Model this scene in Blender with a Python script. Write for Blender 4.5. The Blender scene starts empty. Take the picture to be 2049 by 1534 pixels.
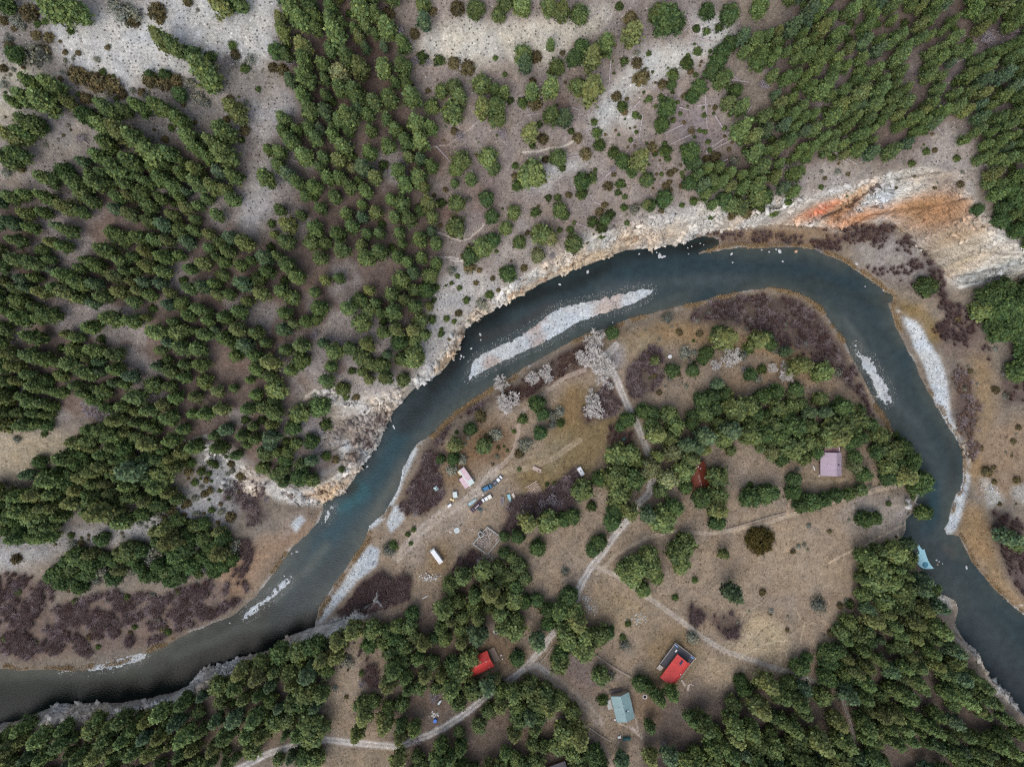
import bpy, bmesh, math, random
import numpy as np
from mathutils import Vector, Matrix
# ---------------------------------------------------------------- camera, sky, sun
sc = bpy.context.scene
H = 355.0            # camera height above the river (m)
F = 1420.0           # focal length in photo pixels (photo 2049 wide)
CX, CY = 1024.5, 767.0
cam_d = bpy.data.cameras.new('camera'); cam = bpy.data.objects.new('camera', cam_d)
sc.collection.objects.link(cam); sc.camera = cam
cam.location = (0, 0, H); cam.rotation_euler = (0, 0, 0)
cam_d.sensor_width = 36.0; cam_d.lens = 36.0 * F / 2049.0
cam_d.clip_start = 1.0; cam_d.clip_end = 5000.0
w = bpy.data.worlds.new('World'); sc.world = w; w.use_nodes = True
nt = w.node_tree; bg = nt.nodes['Background']
sky = nt.nodes.new('ShaderNodeTexSky'); sky.sky_type = 'NISHITA'; sky.sun_disc = False
SUN_EL, SUN_AZ = 56.0, 205.0      # degrees; azimuth clockwise from north (photo up)
sky.sun_elevation = math.radians(SUN_EL); sky.sun_rotation = math.radians(SUN_AZ)
sky.air_density = 1.0; sky.dust_density = 3.0; sky.ozone_density = 1.0
skh = nt.nodes.new('ShaderNodeHueSaturation'); skh.inputs['Saturation'].default_value = .55   # thin overcast
nt.links.new(sky.outputs[0], skh.inputs['Color']); nt.links.new(skh.outputs[0], bg.inputs[0]); bg.inputs[1].default_value = 0.15
sun_d = bpy.data.lights.new('sun', 'SUN'); sun_d.energy = 0.75; sun_d.angle = math.radians(50)
sun_d.color = (1.0, 0.95, 0.88)
sun = bpy.data.objects.new('sun', sun_d); sc.collection.objects.link(sun)
az = math.radians(SUN_AZ); el = math.radians(SUN_EL)
sdir = Vector((math.sin(az)*math.cos(el), math.cos(az)*math.cos(el), math.sin(el)))
sun.rotation_euler = sdir.to_track_quat('Z', 'Y').to_euler(); sun.location = (0, 0, 200)
sc.view_settings.view_transform = 'Standard'; sc.view_settings.look = 'None'
sc.view_settings.exposure = 0.24; sc.view_settings.gamma = 1.0
sc.view_settings.use_curve_mapping = False
sc.cycles.filter_width = 1.25; sc.cycles.use_denoising = False; sc.cycles.max_bounces = 4; sc.cycles.transparent_max_bounces = 4
rnd = random.Random(7); C = sc.collection

def lin(c):
    return tuple(((v/255)/12.92 if v/255 <= .04045 else ((v/255+.055)/1.055)**2.4) for v in c)
# ---------------------------------------------------------------- materials
MATS = {}
def mat(name, rgb, rough=.85, noise=.12, scale=1.2, metal=0.0, rnd_h=0.0, rnd_v=0.0, spec=.3, attr=None, bump=0.0):
    if name in MATS: return MATS[name]
    m = bpy.data.materials.new(name); m.use_nodes = True; MATS[name] = m
    t = m.node_tree; N = t.nodes; L = t.links; b = N['Principled BSDF']
    b.inputs['Roughness'].default_value = rough; b.inputs['Metallic'].default_value = metal
    b.inputs['Specular IOR Level'].default_value = spec
    tc = N.new('ShaderNodeTexCoord'); nz = N.new('ShaderNodeTexNoise'); nz.inputs['Scale'].default_value = scale
    nz.inputs['Detail'].default_value = 4
    L.new(tc.outputs['Object'], nz.inputs['Vector'])
    hs = N.new('ShaderNodeHueSaturation')
    if attr:
        a = N.new('ShaderNodeAttribute'); a.attribute_name = attr; L.new(a.outputs['Color'], hs.inputs['Color'])
    else:
        hs.inputs['Color'].default_value = (*lin(rgb), 1)
    mr = N.new('ShaderNodeMapRange'); mr.inputs[1].default_value = .3; mr.inputs[2].default_value = .7
    mr.inputs[3].default_value = 1-noise; mr.inputs[4].default_value = 1+noise
    L.new(nz.outputs['Fac'], mr.inputs[0])
    if rnd_h or rnd_v:
        oi = N.new('ShaderNodeObjectInfo')
        m1 = N.new('ShaderNodeMapRange'); m1.inputs[3].default_value = .5-rnd_h; m1.inputs[4].default_value = .5+rnd_h
        L.new(oi.outputs['Random'], m1.inputs[0]); L.new(m1.outputs[0], hs.inputs['Hue'])
        f = N.new('ShaderNodeMath'); f.operation = 'MULTIPLY'; f.inputs[1].default_value = 7.31
        g = N.new('ShaderNodeMath'); g.operation = 'FRACT'
        L.new(oi.outputs['Random'], f.inputs[0]); L.new(f.outputs[0], g.inputs[0])
        m2 = N.new('ShaderNodeMapRange'); m2.inputs[3].default_value = 1-rnd_v; m2.inputs[4].default_value = 1+rnd_v
        L.new(g.outputs[0], m2.inputs[0])
        mm = N.new('ShaderNodeMath'); mm.operation = 'MULTIPLY'
        L.new(m2.outputs[0], mm.inputs[0]); L.new(mr.outputs[0], mm.inputs[1]); L.new(mm.outputs[0], hs.inputs['Value'])
    else:
        L.new(mr.outputs[0], hs.inputs['Value'])
    L.new(hs.outputs[0], b.inputs['Base Color'])
    if bump:
        bp = N.new('ShaderNodeBump'); bp.inputs['Strength'].default_value = bump; bp.inputs['Distance'].default_value = .1
        L.new(nz.outputs['Fac'], bp.inputs['Height']); L.new(bp.outputs[0], b.inputs['Normal'])
    return m
# ---------------------------------------------------------------- numpy noise and masks
def vnoise(X, Y, s, seed):
    x = X/s+1000.37; y = Y/s+1000.71
    xi = np.floor(x).astype(np.int64); yi = np.floor(y).astype(np.int64); fx = x-xi; fy = y-yi
    fx = fx*fx*(3-2*fx); fy = fy*fy*(3-2*fy)
    def h(i, j):
        n = (i*374761393+j*668265263+seed*1442695041) & 0xffffffff
        n = ((n ^ (n >> 13))*1274126177) & 0xffffffff
        return ((n ^ (n >> 16)) & 0xffff)/65535.0
    return (h(xi, yi)*(1-fx)+h(xi+1, yi)*fx)*(1-fy)+(h(xi, yi+1)*(1-fx)+h(xi+1, yi+1)*fx)*fy
def fbm(X, Y, s, seed, o=4):
    r = 0; a = .5; t = 0
    for k in range(o):
        r = r+a*vnoise(X, Y, s/2**k, seed+k*17); t += a; a *= .55
    return r/t
def inpoly(X, Y, P):
    P = np.array([(p[0], p[1]) for p in P], float); M = np.zeros(X.shape, bool)
    bb = (X >= P[:, 0].min()) & (X <= P[:, 0].max()) & (Y >= P[:, 1].min()) & (Y <= P[:, 1].max())
    x = X[bb]; y = Y[bb]; r = np.zeros(x.shape, bool); n = len(P)
    for i in range(n):
        x1, y1 = P[i]; x2, y2 = P[(i+1) % n]
        if y1 == y2: continue
        c = ((y1 > y) != (y2 > y)) & (x < (x2-x1)*(y-y1)/(y2-y1)+x1)
        r ^= c
    M[bb] = r; return M
def dline(X, Y, P, wmax):
    """distance to polyline and signed offset, only computed near it"""
    D = np.full(X.shape, 1e3); 
    for (a, b) in zip(P[:-1], P[1:]):
        x1, y1 = a[:2]; x2, y2 = b[:2]
        bb = (X > min(x1, x2)-wmax) & (X < max(x1, x2)+wmax) & (Y > min(y1, y2)-wmax) & (Y < max(y1, y2)+wmax)
        x = X[bb]; y = Y[bb]; L2 = (x2-x1)**2+(y2-y1)**2+1e-9
        t = np.clip(((x-x1)*(x2-x1)+(y-y1)*(y2-y1))/L2, 0, 1)
        d = np.hypot(x-x1-t*(x2-x1), y-y1-t*(y2-y1)); D[bb] = np.minimum(D[bb], d)
    return D
def blur(M, k):
    if k < 1: return M.astype(float)
    A = M.astype(float)
    for ax in (0, 1):
        for _ in range(2):
            P_ = np.pad(A, [(k+1, k) if i == ax else (0, 0) for i in (0, 1)], mode='edge'); S = np.cumsum(P_, axis=ax)
            n = A.shape[ax]
            A = (np.take(S, np.arange(2*k+1, 2*k+1+n), axis=ax)-np.take(S, np.arange(0, n), axis=ax))/(2*k+1)
    return A
def S(t):   # "x,y x,y ..." -> list of tuples
    return [tuple(float(v) for v in p.split(',')) for p in t.split()]
def w2(p, z=0.0):
    if len(p) > 2: z = p[2]
    return ((p[0]-CX)*(H-z)/F, -(p[1]-CY)*(H-z)/F)
# ---------------------------------------------------------------- terrain data (photo pixels, optional height)
NORTH = S('-120,1338 -60,1338 0,1339 50,1340 100,1342 140,1344 190,1338 240,1330 290,1313 340,1288 390,1262 430,1247 465,1232 490,1213 512,1192 546,1151 569,1118 587,1095 617,1070 637,1045 647,1020 649,1005 662,997 690,988 704,964 723,931 731,926 745,908 761,888 768,860 775,848 783,836 792,820 803,808 815,792 832,776 860,758 882,745 900,722 915,700 922,680 932,657 950,640 975,625 1000,611 1024,600 1060,580 1100,560 1140,543 1190,523 1250,501 1310,497 1350,490 1376,481 1385,478 1410,476 1439,479 1437,488 1425,497 1400,506 1398,512 1440,501 1470,498 1520,497 1560,496 1600,496 1630,500 1650,510 1690,526 1720,546 1745,566 1768,584 1783,589 1786,600 1776,608 1782,625 1792,655 1808,690 1825,720 1840,750 1855,780 1870,810 1885,835 1900,860 1918,885 1925,905 1927,935 1926,960 1921,980 1912,988 1905,1010 1898,1040 1888,1058 1892,1070 1915,1073 1925,1090 1945,1125 1965,1150 2000,1190 2049,1235 2120,1290 2190,1340')
SOUTH = S('2190,1560,12 2110,1480,12 2049,1410,12 2020,1380,12 1990,1345,12 1968,1310,12 1955,1290,12 1942,1260,12 1948,1235,12 1940,1215,11 1905,1197,10 1885,1190,8 1870,1170,3 1855,1145,2 1840,1130,2 1828,1118,2 1818,1100,4 1820,1080,6 1828,1065,7 1828,1045,7 1838,1035,7 1862,1030,8 1860,1012,8 1850,1010,8 1858,995,8 1850,980,8 1848,965,7 1838,930,7 1825,912,6 1808,885,4 1790,860,2 1775,838 1755,808 1735,770 1712,722 1690,682 1665,642 1640,611 1610,591 1580,579 1540,575 1490,580 1440,590 1400,600 1350,612 1300,626 1250,640 1210,657 1170,668 1140,685 1100,705 1060,728 1024,750 1000,765 975,778 940,800 910,820 885,845 860,868 838,885 820,907 808,932 800,962 785,1000 765,1030 740,1052 725,1085 705,1115 680,1150 655,1185 637,1215 631,1240 630,1252 610,1258 580,1272 545,1300 512,1307 480,1313 440,1328 412,1332 395,1345 385,1365 345,1385 300,1395 240,1407 160,1405 120,1405 90,1418 40,1438 0,1448 -60,1470 -120,1490')
RIVER = [w2(p) for p in NORTH+SOUTH]
BARS = [S('930,768 940,735 952,712 985,698 1030,676 1070,652 1098,628 1125,612 1165,604 1200,598 1240,586 1290,576 1312,580 1298,592 1270,606 1220,625 1180,637 1150,648 1118,670 1065,697 1005,724 958,748'),
 S('1698,672 1712,690 1740,722 1765,752 1780,788 1787,804 1772,812 1757,792 1737,757 1717,717'),
 S('475,1242 500,1215 530,1197 560,1165 585,1148 588,1152 570,1174 540,1202 510,1227 485,1245'),
 S('643,1050 655,1014 668,1006 666,1025 655,1042'),
 S('105,1342 150,1336 200,1328 250,1315 300,1304 290,1318 240,1334 180,1344 130,1347')]
# contour lines: height, points
CONT = [
 (15, S('430,905,13 480,942,13 520,962,13 560,976,13 600,982,13 640,968,14 680,948,15 708,932,14 706,915,12 690,893,13 655,892,14 650,868,14 658,845,15 640,822,16 680,808,15 720,812,14 760,800,14 800,782,14 832,760,15 860,744,15 880,728,15 892,706,15 903,682,16 914,655,16 935,638,16 965,614,17 1000,592,18 1030,572,19 1060,552,20 1100,526,23 1140,506,24 1180,482,26 1220,464,27 1260,452,28 1320,442,29 1380,437,30 1430,424,30')),
 (33, S('1430,424,30 1480,428,30 1530,424,32 1580,412,33 1620,400,34 1660,388,36 1700,376,40 1750,362,44 1800,346,50 1850,338,52 1900,348,54 1930,378,54 1948,425,52 1975,465,48 2010,488,45 2049,500,42 2130,505,42')),
 (3, S('1385,470,1 1440,460,2 1480,453,3 1530,448,3 1560,446,3 1600,449,4 1640,454,5 1690,458,6 1740,447,9 1775,436,12 1810,458,11 1830,482,11 1870,512,11 1893,545,10 1925,566,9 1965,562,9 2049,551,9 2130,545,9')),
 (2.5, S('738,914,2.5 756,870,3 772,830,3 795,806,2')),
 (1.5, S('548,1005,3 600,1012,2.5 648,1008,1')),
 (4, S('470,968,6 500,990,5 548,1005,4')),
 (3, S('-120,1290 0,1285 200,1268 400,1215 500,1150 560,1080 620,1030')),
 (7, S('-120,1190 0,1180 200,1172 400,1132 480,1060 500,1008')),
 (15, S('-120,1120 0,1112 200,1080 350,1040 420,990 440,950')),
 (28, S('-120,1010 0,1000 150,930 300,900 440,850 560,810 680,750 780,690 825,620 890,545 1000,510 1100,455 1200,420 1300,398,32 1400,380,36 1470,370,38')),
 (45, S('-120,850 0,830 200,750 400,640 600,500 750,400 950,330 1150,300,44 1350,270,42 1500,262,44 1700,262,50 1850,262,57 2049,300,62 2130,320,62')),
 (66, S('-120,560 0,530 300,350 600,200 850,120 1100,80 1400,40 1700,20 2130,-10')),
 (88, S('-200,230 100,60 400,-90 800,-150 1300,-180 1800,-200 2300,-200')),
 (52, S('2130,420 2000,400')),
 (12, S('-60,1492 0,1466 60,1452 130,1437 200,1433 270,1419 340,1403 385,1395 402,1370 440,1356 480,1338 520,1322 560,1307 600,1288 650,1274 690,1258 722,1238 757,1207')),
 (2.2, S('640,1254 690,1236 715,1216 750,1198')),
 (13, S('-120,1560 200,1500 400,1440 600,1400 760,1330 800,1260,10 850,1210,8')),
 (15, S('200,1700 600,1600 1000,1600 1400,1600 1800,1640 2200,1640')),
 (3, S('700,1200 740,1150 800,1060 860,1030 900,980 905,890 1000,830 1100,770 1200,700 1350,655 1500,615 1590,620 1660,700 1730,820')),
 (5, S('860,1150 950,1100 1050,1000 1180,860 1290,800 1450,740 1600,780 1700,850 1780,930')),
 (8, S('900,1250 1050,1200 1200,1050 1400,970 1600,980 1700,1000 1780,1010 1822,1010')),
 (9, S('1000,1420 1150,1330 1400,1250 1600,1200 1720,1130 1800,1075')),
 (13, S('1400,1450 1600,1400 1750,1350 1850,1260 1890,1215')),
 (13, S('1950,1300 1985,1360 2040,1425 2120,1500')),
 (2, S('1800,620,2.5 1850,640,3 1900,720,3 1925,820,3 1950,950,3 1945,1030,3 1975,1120,3 2049,1210,3')),
 (6, S('1900,600,6 1960,700,6 1990,850,5 2020,1000,5 2130,1150,6')),
 (12, S('1990,610 2049,640 2130,700 2130,900'))]
G = 0.5
X0, X1, Y0, Y1 = -282.0, 282.0, -212.0, 216.0
nx = int((X1-X0)/G)+1; ny = int((Y1-Y0)/G)+1
xs = X0+np.arange(nx)*G; ys = Y0+np.arange(ny)*G
XX, YY = np.meshgrid(xs, ys)
jx = (fbm(XX, YY, 9, 3, 4)-.5)*3.2; jy = (fbm(XX, YY, 9, 31, 4)-.5)*3.2
RIV = inpoly(XX+jx*.6, YY+jy*.6, RIVER)
BAR = np.zeros(RIV.shape, bool)
bj = (fbm(XX, YY, 2.5, 77, 3)-.5)*5
for b in BARS: BAR |= inpoly(XX+bj, YY+bj*.7, [w2(p) for p in b])
BAR &= (fbm(XX, YY, 1.6, 78, 2)+blur(BAR, 4)*.9) > .78
def solve():
    lv = [16, 8, 4, 2, 1]; Z = None
    for st in lv:
        xg = xs[::st]; yg = ys[::st]; Xg, Yg = np.meshgrid(xg, yg)
        fix = np.zeros(Xg.shape, bool); val = np.zeros(Xg.shape)
        step = G*st
        r = RIV[::st, ::st]; fix |= r; val[r] = -1.3
        for z, P in CONT:
            P = [(p[0], p[1], p[2] if len(p) > 2 else z) for p in P]
            Wp = [(*w2(p), p[2]) for p in P]
            for a, b in zip(Wp[:-1], Wp[1:]):
                n = max(2, int(math.hypot(b[0]-a[0], b[1]-a[1])/(step*.7)))
                t = np.linspace(0, 1, n); x = a[0]+(b[0]-a[0])*t; y = a[1]+(b[1]-a[1])*t; zz = a[2]+(b[2]-a[2])*t
                i = np.round((x-X0)/step).astype(int); j = np.round((y-Y0)/step).astype(int)
                ok = (i >= 0) & (i < Xg.shape[1]) & (j >= 0) & (j < Xg.shape[0]); i = i[ok]; j = j[ok]; zz = zz[ok]
                ok = ~r[j, i]; fix[j[ok], i[ok]] = True; val[j[ok], i[ok]] = zz[ok]
        if Z is None: Z = np.full(Xg.shape, 15.0)
        else:
            # bilinear upsample
            fi = (xg-X0)/(step*2); fj = (yg-Y0)/(step*2)
            i0 = np.clip(np.floor(fi).astype(int), 0, Z.shape[1]-2); j0 = np.clip(np.floor(fj).astype(int), 0, Z.shape[0]-2)
            a = np.clip(fi-i0, 0, 1)[None, :]; b = np.clip(fj-j0, 0, 1)[:, None]
            Z = (Z[np.ix_(j0, i0)]*(1-a)+Z[np.ix_(j0, i0+1)]*a)*(1-b)+(Z[np.ix_(j0+1, i0)]*(1-a)+Z[np.ix_(j0+1, i0+1)]*a)*b
        Z[fix] = val[fix]
        for _ in range({16: 600, 8: 300, 4: 160, 2: 70, 1: 22}[st]):
            Pd = np.pad(Z, 1, mode='edge')
            Z = (Pd[:-2, 1:-1]+Pd[2:, 1:-1]+Pd[1:-1, :-2]+Pd[1:-1, 2:])*.25
            Z[fix] = val[fix]
    return Z
ZZ = solve()
gy, gx = np.gradient(ZZ, G); slope = np.hypot(gx, gy)
steep = np.clip((blur(slope, 2)-.9)/.8, 0, 1)
land = ~RIV
relief = (fbm(XX, YY, 24, 5, 5)-.5)*(.7+np.clip(ZZ, 0, 40)*.06) + (fbm(XX, YY, 3.5, 9, 3)-.5)*.35
crag = (np.abs(fbm(XX*.8+YY*.35, YY-XX*.3, 7, 41, 5)-.5)*2)
edge = np.clip(blur(land, 2)*2-1, 0, 1)
ZZ = ZZ + np.where(land, (relief*np.clip(ZZ/3, .15, 1)+(crag-.35)*6.0*steep*np.clip(ZZ/8, 0, 1))*edge, 0)
stp = 4.5; zq = ZZ+(fbm(XX, YY, 18, 47, 3)-.5)*5; fr = (zq/stp)%1.0; led = (np.clip((fr-.5)/.22, 0, 1)-fr)*stp
ZZ = ZZ + np.where(land, led*.8*steep*np.clip(ZZ/8, 0, 1)*edge, 0)
rid = np.abs(fbm(XX, YY, 4.2, 48, 4)-.5)*2; ZZ = ZZ + np.where(land, (rid-.3)*3.0*steep*np.clip(ZZ/8, 0, 1)*edge, 0)
ZZ = np.where(land, np.maximum(ZZ, .05), ZZ)
shore = blur(RIV, 1)
ZZ = np.where(BAR & RIV, .12+.35*blur(BAR, 3)*fbm(XX, YY, 1.2, 13, 3), ZZ)
gy, gx = np.gradient(ZZ, G); slope = np.hypot(gx, gy)
def zat(x, y):
    i = (x-X0)/G; j = (y-Y0)/G
    i = min(max(i, 0), nx-1.001); j = min(max(j, 0), ny-1.001); i0 = int(i); j0 = int(j); a = i-i0; b = j-j0
    return float((ZZ[j0, i0]*(1-a)+ZZ[j0, i0+1]*a)*(1-b)+(ZZ[j0+1, i0]*(1-a)+ZZ[j0+1, i0+1]*a)*b)
def P3(px, py, up=0.0):
    """world point on the terrain seen at a photo pixel; 'up' = height of the seen point above the ground"""
    z = 8.0
    for _ in range(14):
        x, y = w2((px, py), z+up); z = .5*z+.5*max(zat(x, y), 0)
    x, y = w2((px, py), z+up)
    return Vector((x, y, max(zat(x, y), 0.0)))
PX = CX+XX*F/(H-ZZ); PY = CY-YY*F/(H-ZZ)
# ---------------------------------------------------------------- ground colours
wx = (fbm(XX, YY, 14, 51, 4)-.5)*34; wy = (fbm(XX, YY, 14, 57, 4)-.5)*34
QX = PX+wx; QY = PY+wy
qx = PX+wx*.3; qy = PY+wy*.3
COL = np.empty(XX.shape+(3,)); COL[:] = lin((132, 122, 112))
SC = np.full(XX.shape, .35)    # stoniness
def paint(P, rgb, k=6, a=1.0, stone=None, fine=False, extra=None):
    P = S(P) if isinstance(P, str) else P
    m = inpoly(qx if fine else QX, qy if fine else QY, P)
    m = blur(m, k)*a
    if extra is not None: m = m*extra
    COL[:] = COL*(1-m[..., None])+np.array(lin(rgb))*m[..., None]
    if stone is not None: SC[:] = SC*(1-m)+stone*m
FOREST_L = '-200,430 60,385 130,395 150,340 200,300 260,330 330,300 420,280 470,290 480,370 470,450 520,500 600,470 700,480 820,520 870,560 860,640 840,720 760,760 690,770 600,780 560,820 600,870 690,920 640,960 560,970 500,930 430,890 340,900 270,880 180,830 110,850 -200,850'
FOREST_M = '560,-150 800,-150 790,60 820,100 800,150 830,200 870,250 840,320 870,440 880,540 700,480 600,470 540,500 510,380 580,190 560,100'
FOREST_R = '1480,100 1560,60 1620,-150 2200,-150 2200,520 2060,490 2000,440 1960,330 1910,260 1870,300 1800,340 1720,300 1660,330 1600,380 1520,430 1440,420 1370,400 1400,340 1470,300 1500,240 1560,180'
FOREST_SE = '1720,1110 1800,1090 1862,1150 1872,1210 1900,1290 1958,1360 2010,1430 2060,1480 2200,1600 2200,1700 1740,1700 1700,1400 1650,1340 1690,1240 1710,1170'
FOREST_S = '1280,1410 1330,1370 1440,1370 1560,1350 1660,1360 1700,1400 1740,1700 1290,1700 1300,1440'
FOREST_SW = '-200,1470 100,1443 250,1430 350,1408 400,1385 460,1350 520,1322 640,1280 700,1270 660,1340 640,1400 660,1480 560,1520 400,1540 400,1700 -200,1700'
FOREST_SM = '735,1250 790,1215 880,1190 925,1145 965,1132 1045,1125 1055,1165 1040,1230 1060,1280 1000,1300 990,1340 1040,1370 1110,1380 1150,1430 1190,1500 1240,1700 800,1700 790,1500 760,1440 780,1340'
paint('-200,-200 620,-200 600,150 480,300 300,310 100,420 -200,430', (141, 135, 131), 10, 1, .8)
paint('800,-200 1250,-200 1480,60 1460,420 1250,450 1000,600 880,740 760,790 700,800 690,770 840,730 850,600 880,540 870,420 850,330 870,260 820,130', (142, 131, 126), 10, 1, .7)
paint('380,860 450,880 520,960 480,1020 460,1050 350,1070 200,1080 60,1130 -200,1150 -200,1050 100,1060 230,1040 300,1020 400,960', (158, 157, 158), 6, 1, 1)
paint('-200,860 110,850 155,880 130,930 60,960 -200,960', (158, 146, 126), 6, 1, .5)
paint('-200,960 60,960 160,900 240,1050 100,1100 -200,1100', (122, 114, 108), 8, .8)
paint('640,1250 800,960 1000,790 1200,670 1540,570 1620,590 1760,800 1850,930 1850,1080 1760,1250 1680,1400 1500,1370 1300,1380 1240,1700 700,1700 650,1400 760,1200', (149, 133, 116), 8, 1, .35)
for f in (FOREST_L, FOREST_M): paint(f, (112, 97, 91), 8, .9, .2); paint(f, (150, 143, 141), 4, .8, .9, extra=np.clip((fbm(XX, YY, 22, 500, 4)-.56)*9, 0, 1))
paint(FOREST_R, (104, 92, 88), 8, .9, .3); paint(FOREST_R, (136, 128, 128), 4, .6, .8, extra=np.clip((fbm(XX, YY, 18, 501, 4)-.58)*8, 0, 1))
for f in (FOREST_SE, FOREST_S, FOREST_SW, FOREST_SM): paint(f, (108, 94, 86), 8, .8, .2)
# clearings and scree
for P, c, a in [('150,30 300,20 420,-60 560,-60 548,60 545,110 500,125 440,92 400,130 370,152 300,155 250,188 180,150 110,110 90,60', (184, 184, 184), 1),
 ('-50,130 60,110 110,170 60,230 -50,270', (166, 160, 146), .8), ('20,320 90,300 150,330 60,370 -50,400 -50,330', (150, 140, 134), .8),
 ('490,215 540,178 570,180 590,215 560,262 530,300 548,330 540,400 515,480 480,455 490,330 505,290', (162, 158, 158), 1),
 ('850,80 900,42 1000,45 1080,38 1200,15 1235,30 1190,75 1150,95 1100,135 1010,112 965,135 930,152 880,112 800,98', (187, 182, 172), 1),
 ('440,330 500,240 530,330 500,400', (140, 132, 130), .6), ('150,420 210,410 200,440 160,450', (145, 138, 138), .7),
 ('1060,345 1100,320 1170,312 1205,330 1125,352 1100,385 1060,378', (176, 174, 172), .9),
 ('1212,190 1280,108 1340,88 1400,100 1425,30 1460,60 1440,100 1380,135 1300,165 1240,200 1280,262 1255,262 1215,235 1225,270 1180,270', (186, 186, 184), .95),
 ('1380,35 1420,30 1450,90 1400,80', (176, 176, 176), .9),
 ('880,555 925,530 1010,570 1010,595 930,645 905,705 870,740 835,745 845,640', (170, 167, 166), .9),
 ('1030,430 1100,500 1200,460 1330,400 1440,390 1440,430 1250,460 1100,530 1000,590 990,520', (160, 152, 148), .8),
 ('680,755 830,740 820,770 760,800 700,800', (158, 152, 150), .8),
 ('1560,340 1660,325 1720,340 1800,345 1860,300 1890,230 1930,260 1960,330 1940,370 1860,335 1750,360 1620,400 1560,410', (150, 142, 138), .9),
 ('1860,170 1960,60 2060,20 2060,70 1980,110 1900,200 1860,260 1830,250', (118, 108, 110), .9),
 ('360,600 420,560 440,570 380,600', (125, 112, 110), .6), ('560,830 640,800 660,880 640,940 610,900', (140, 134, 138), .8),
 ('100,860 160,830 200,840 180,870', (140, 132, 128), .5), ('1930,380 1990,440 2060,490 2060,540 1960,480', (150, 148, 148), .9)]:
    paint(P, c, 4, a, 1)
DUFF = [('820,290 870,250 900,300 880,360 830,340', (116, 95, 88)), ('910,400 1000,330 1010,400 960,440', (124, 108, 104)), ('1100,180 1150,200 1150,260 1090,240', (122, 102, 98)),
 ('880,400 910,410 905,450 880,440', (120, 90, 84)), ('1350,190 1440,240 1460,300 1400,290 1330,270', (128, 118, 122)), ('1740,270 1830,260 1820,300 1750,300', (122, 108, 106)),
 ('600,70 760,60 780,130 700,250 620,200', (98, 82, 78)), ('380,620 440,610 480,690 430,660', (108, 92, 92))]
for P, c in DUFF: paint(P, c, 5, .8, .3)
# peninsula details
for P, c, k, a in [('1085,885 1145,775 1170,762 1185,800 1250,838 1262,852 1220,872 1200,925 1190,962 1120,992 1050,985 1020,945 1085,920', (126, 110, 78), 6, .95),
 ('1075,900 1130,870 1120,930 1060,940', (140, 130, 110), 5, .6), ('1130,770 1165,760 1170,830 1130,860', (132, 108, 76), 4, .8),
 ('940,860 990,850 1030,870 1010,930 950,930 900,990 880,960 900,900', (128, 102, 76), 6, .85),
 ('1210,700 1290,650 1420,630 1400,680 1320,690 1250,720', (146, 132, 106), 5, .8), ('1220,700 1250,690 1240,730 1215,730', (158, 156, 162), 4, .9),
 ('900,1020 860,1060 800,1120 790,1130 850,1120 930,1040 1000,960 985,940 940,985', (158, 146, 136), 6, .8),
 ('850,1080 900,1090 900,1150 850,1150', (136, 114, 84), 6, .8), ('1290,1260 1380,1255 1410,1290 1400,1340 1330,1390 1290,1350', (132, 112, 82), 7, .75),
 ('1250,1390 1320,1380 1320,1450 1280,1450', (130, 108, 86), 5, .7), ('900,1280 1040,1270 1050,1330 900,1360', (118, 98, 74), 6, .7),
 ('1465,1290 1500,1238 1530,1230 1572,1258 1582,1300 1540,1332 1490,1312', (192, 174, 144), 5, .85), ('1400,1310 1500,1320 1620,1350 1600,1370 1420,1365', (168, 150, 126), 6, .8),
 ('1440,1070 1560,1040 1700,1090 1650,1180 1480,1200 1400,1150', (156, 138, 118), 10, .7), ('1690,990 1830,990 1830,1060 1760,1075 1700,1050', (156, 147, 140), 6, .85),
 ('1200,1170 1290,1200 1310,1240 1200,1260 1180,1220', (154, 136, 108), 6, .7), ('1150,1300 1230,1350 1180,1400 1110,1340', (120, 106, 106), 6, .8),
 ('650,1300 720,1240 745,1330 700,1420 660,1480 640,1420', (146, 132, 116), 6, .8), ('600,1490 790,1500 800,1600 600,1600', (140, 126, 108), 6, .8),
 ('420,1440 480,1410 560,1420 560,1480 420,1490', (140, 124, 100), 6, .7), ('1060,1400 1160,1420 1200,1450 1060,1480 1020,1500', (136, 118, 102), 6, .7),
 ('1560,690 1690,770 1740,820 1700,800 1620,760 1560,770 1440,790 1440,760 1550,740', (150, 126, 100), 4, .7), ('1300,640 1420,640 1560,690 1640,730 1600,735 1480,690 1330,680', (152, 126, 94), 4, .8),
 ('1450,940 1640,960 1640,990 1500,1000', (152, 140, 130), 6, .6), ('1600,955 1720,945 1720,985 1600,985', (152, 132, 104), 5, .7),
 ('1640,1370 1700,1380 1725,1480 1700,1520', (138, 120, 104), 4, .9)]:
    paint(P, c, k, a)
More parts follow.
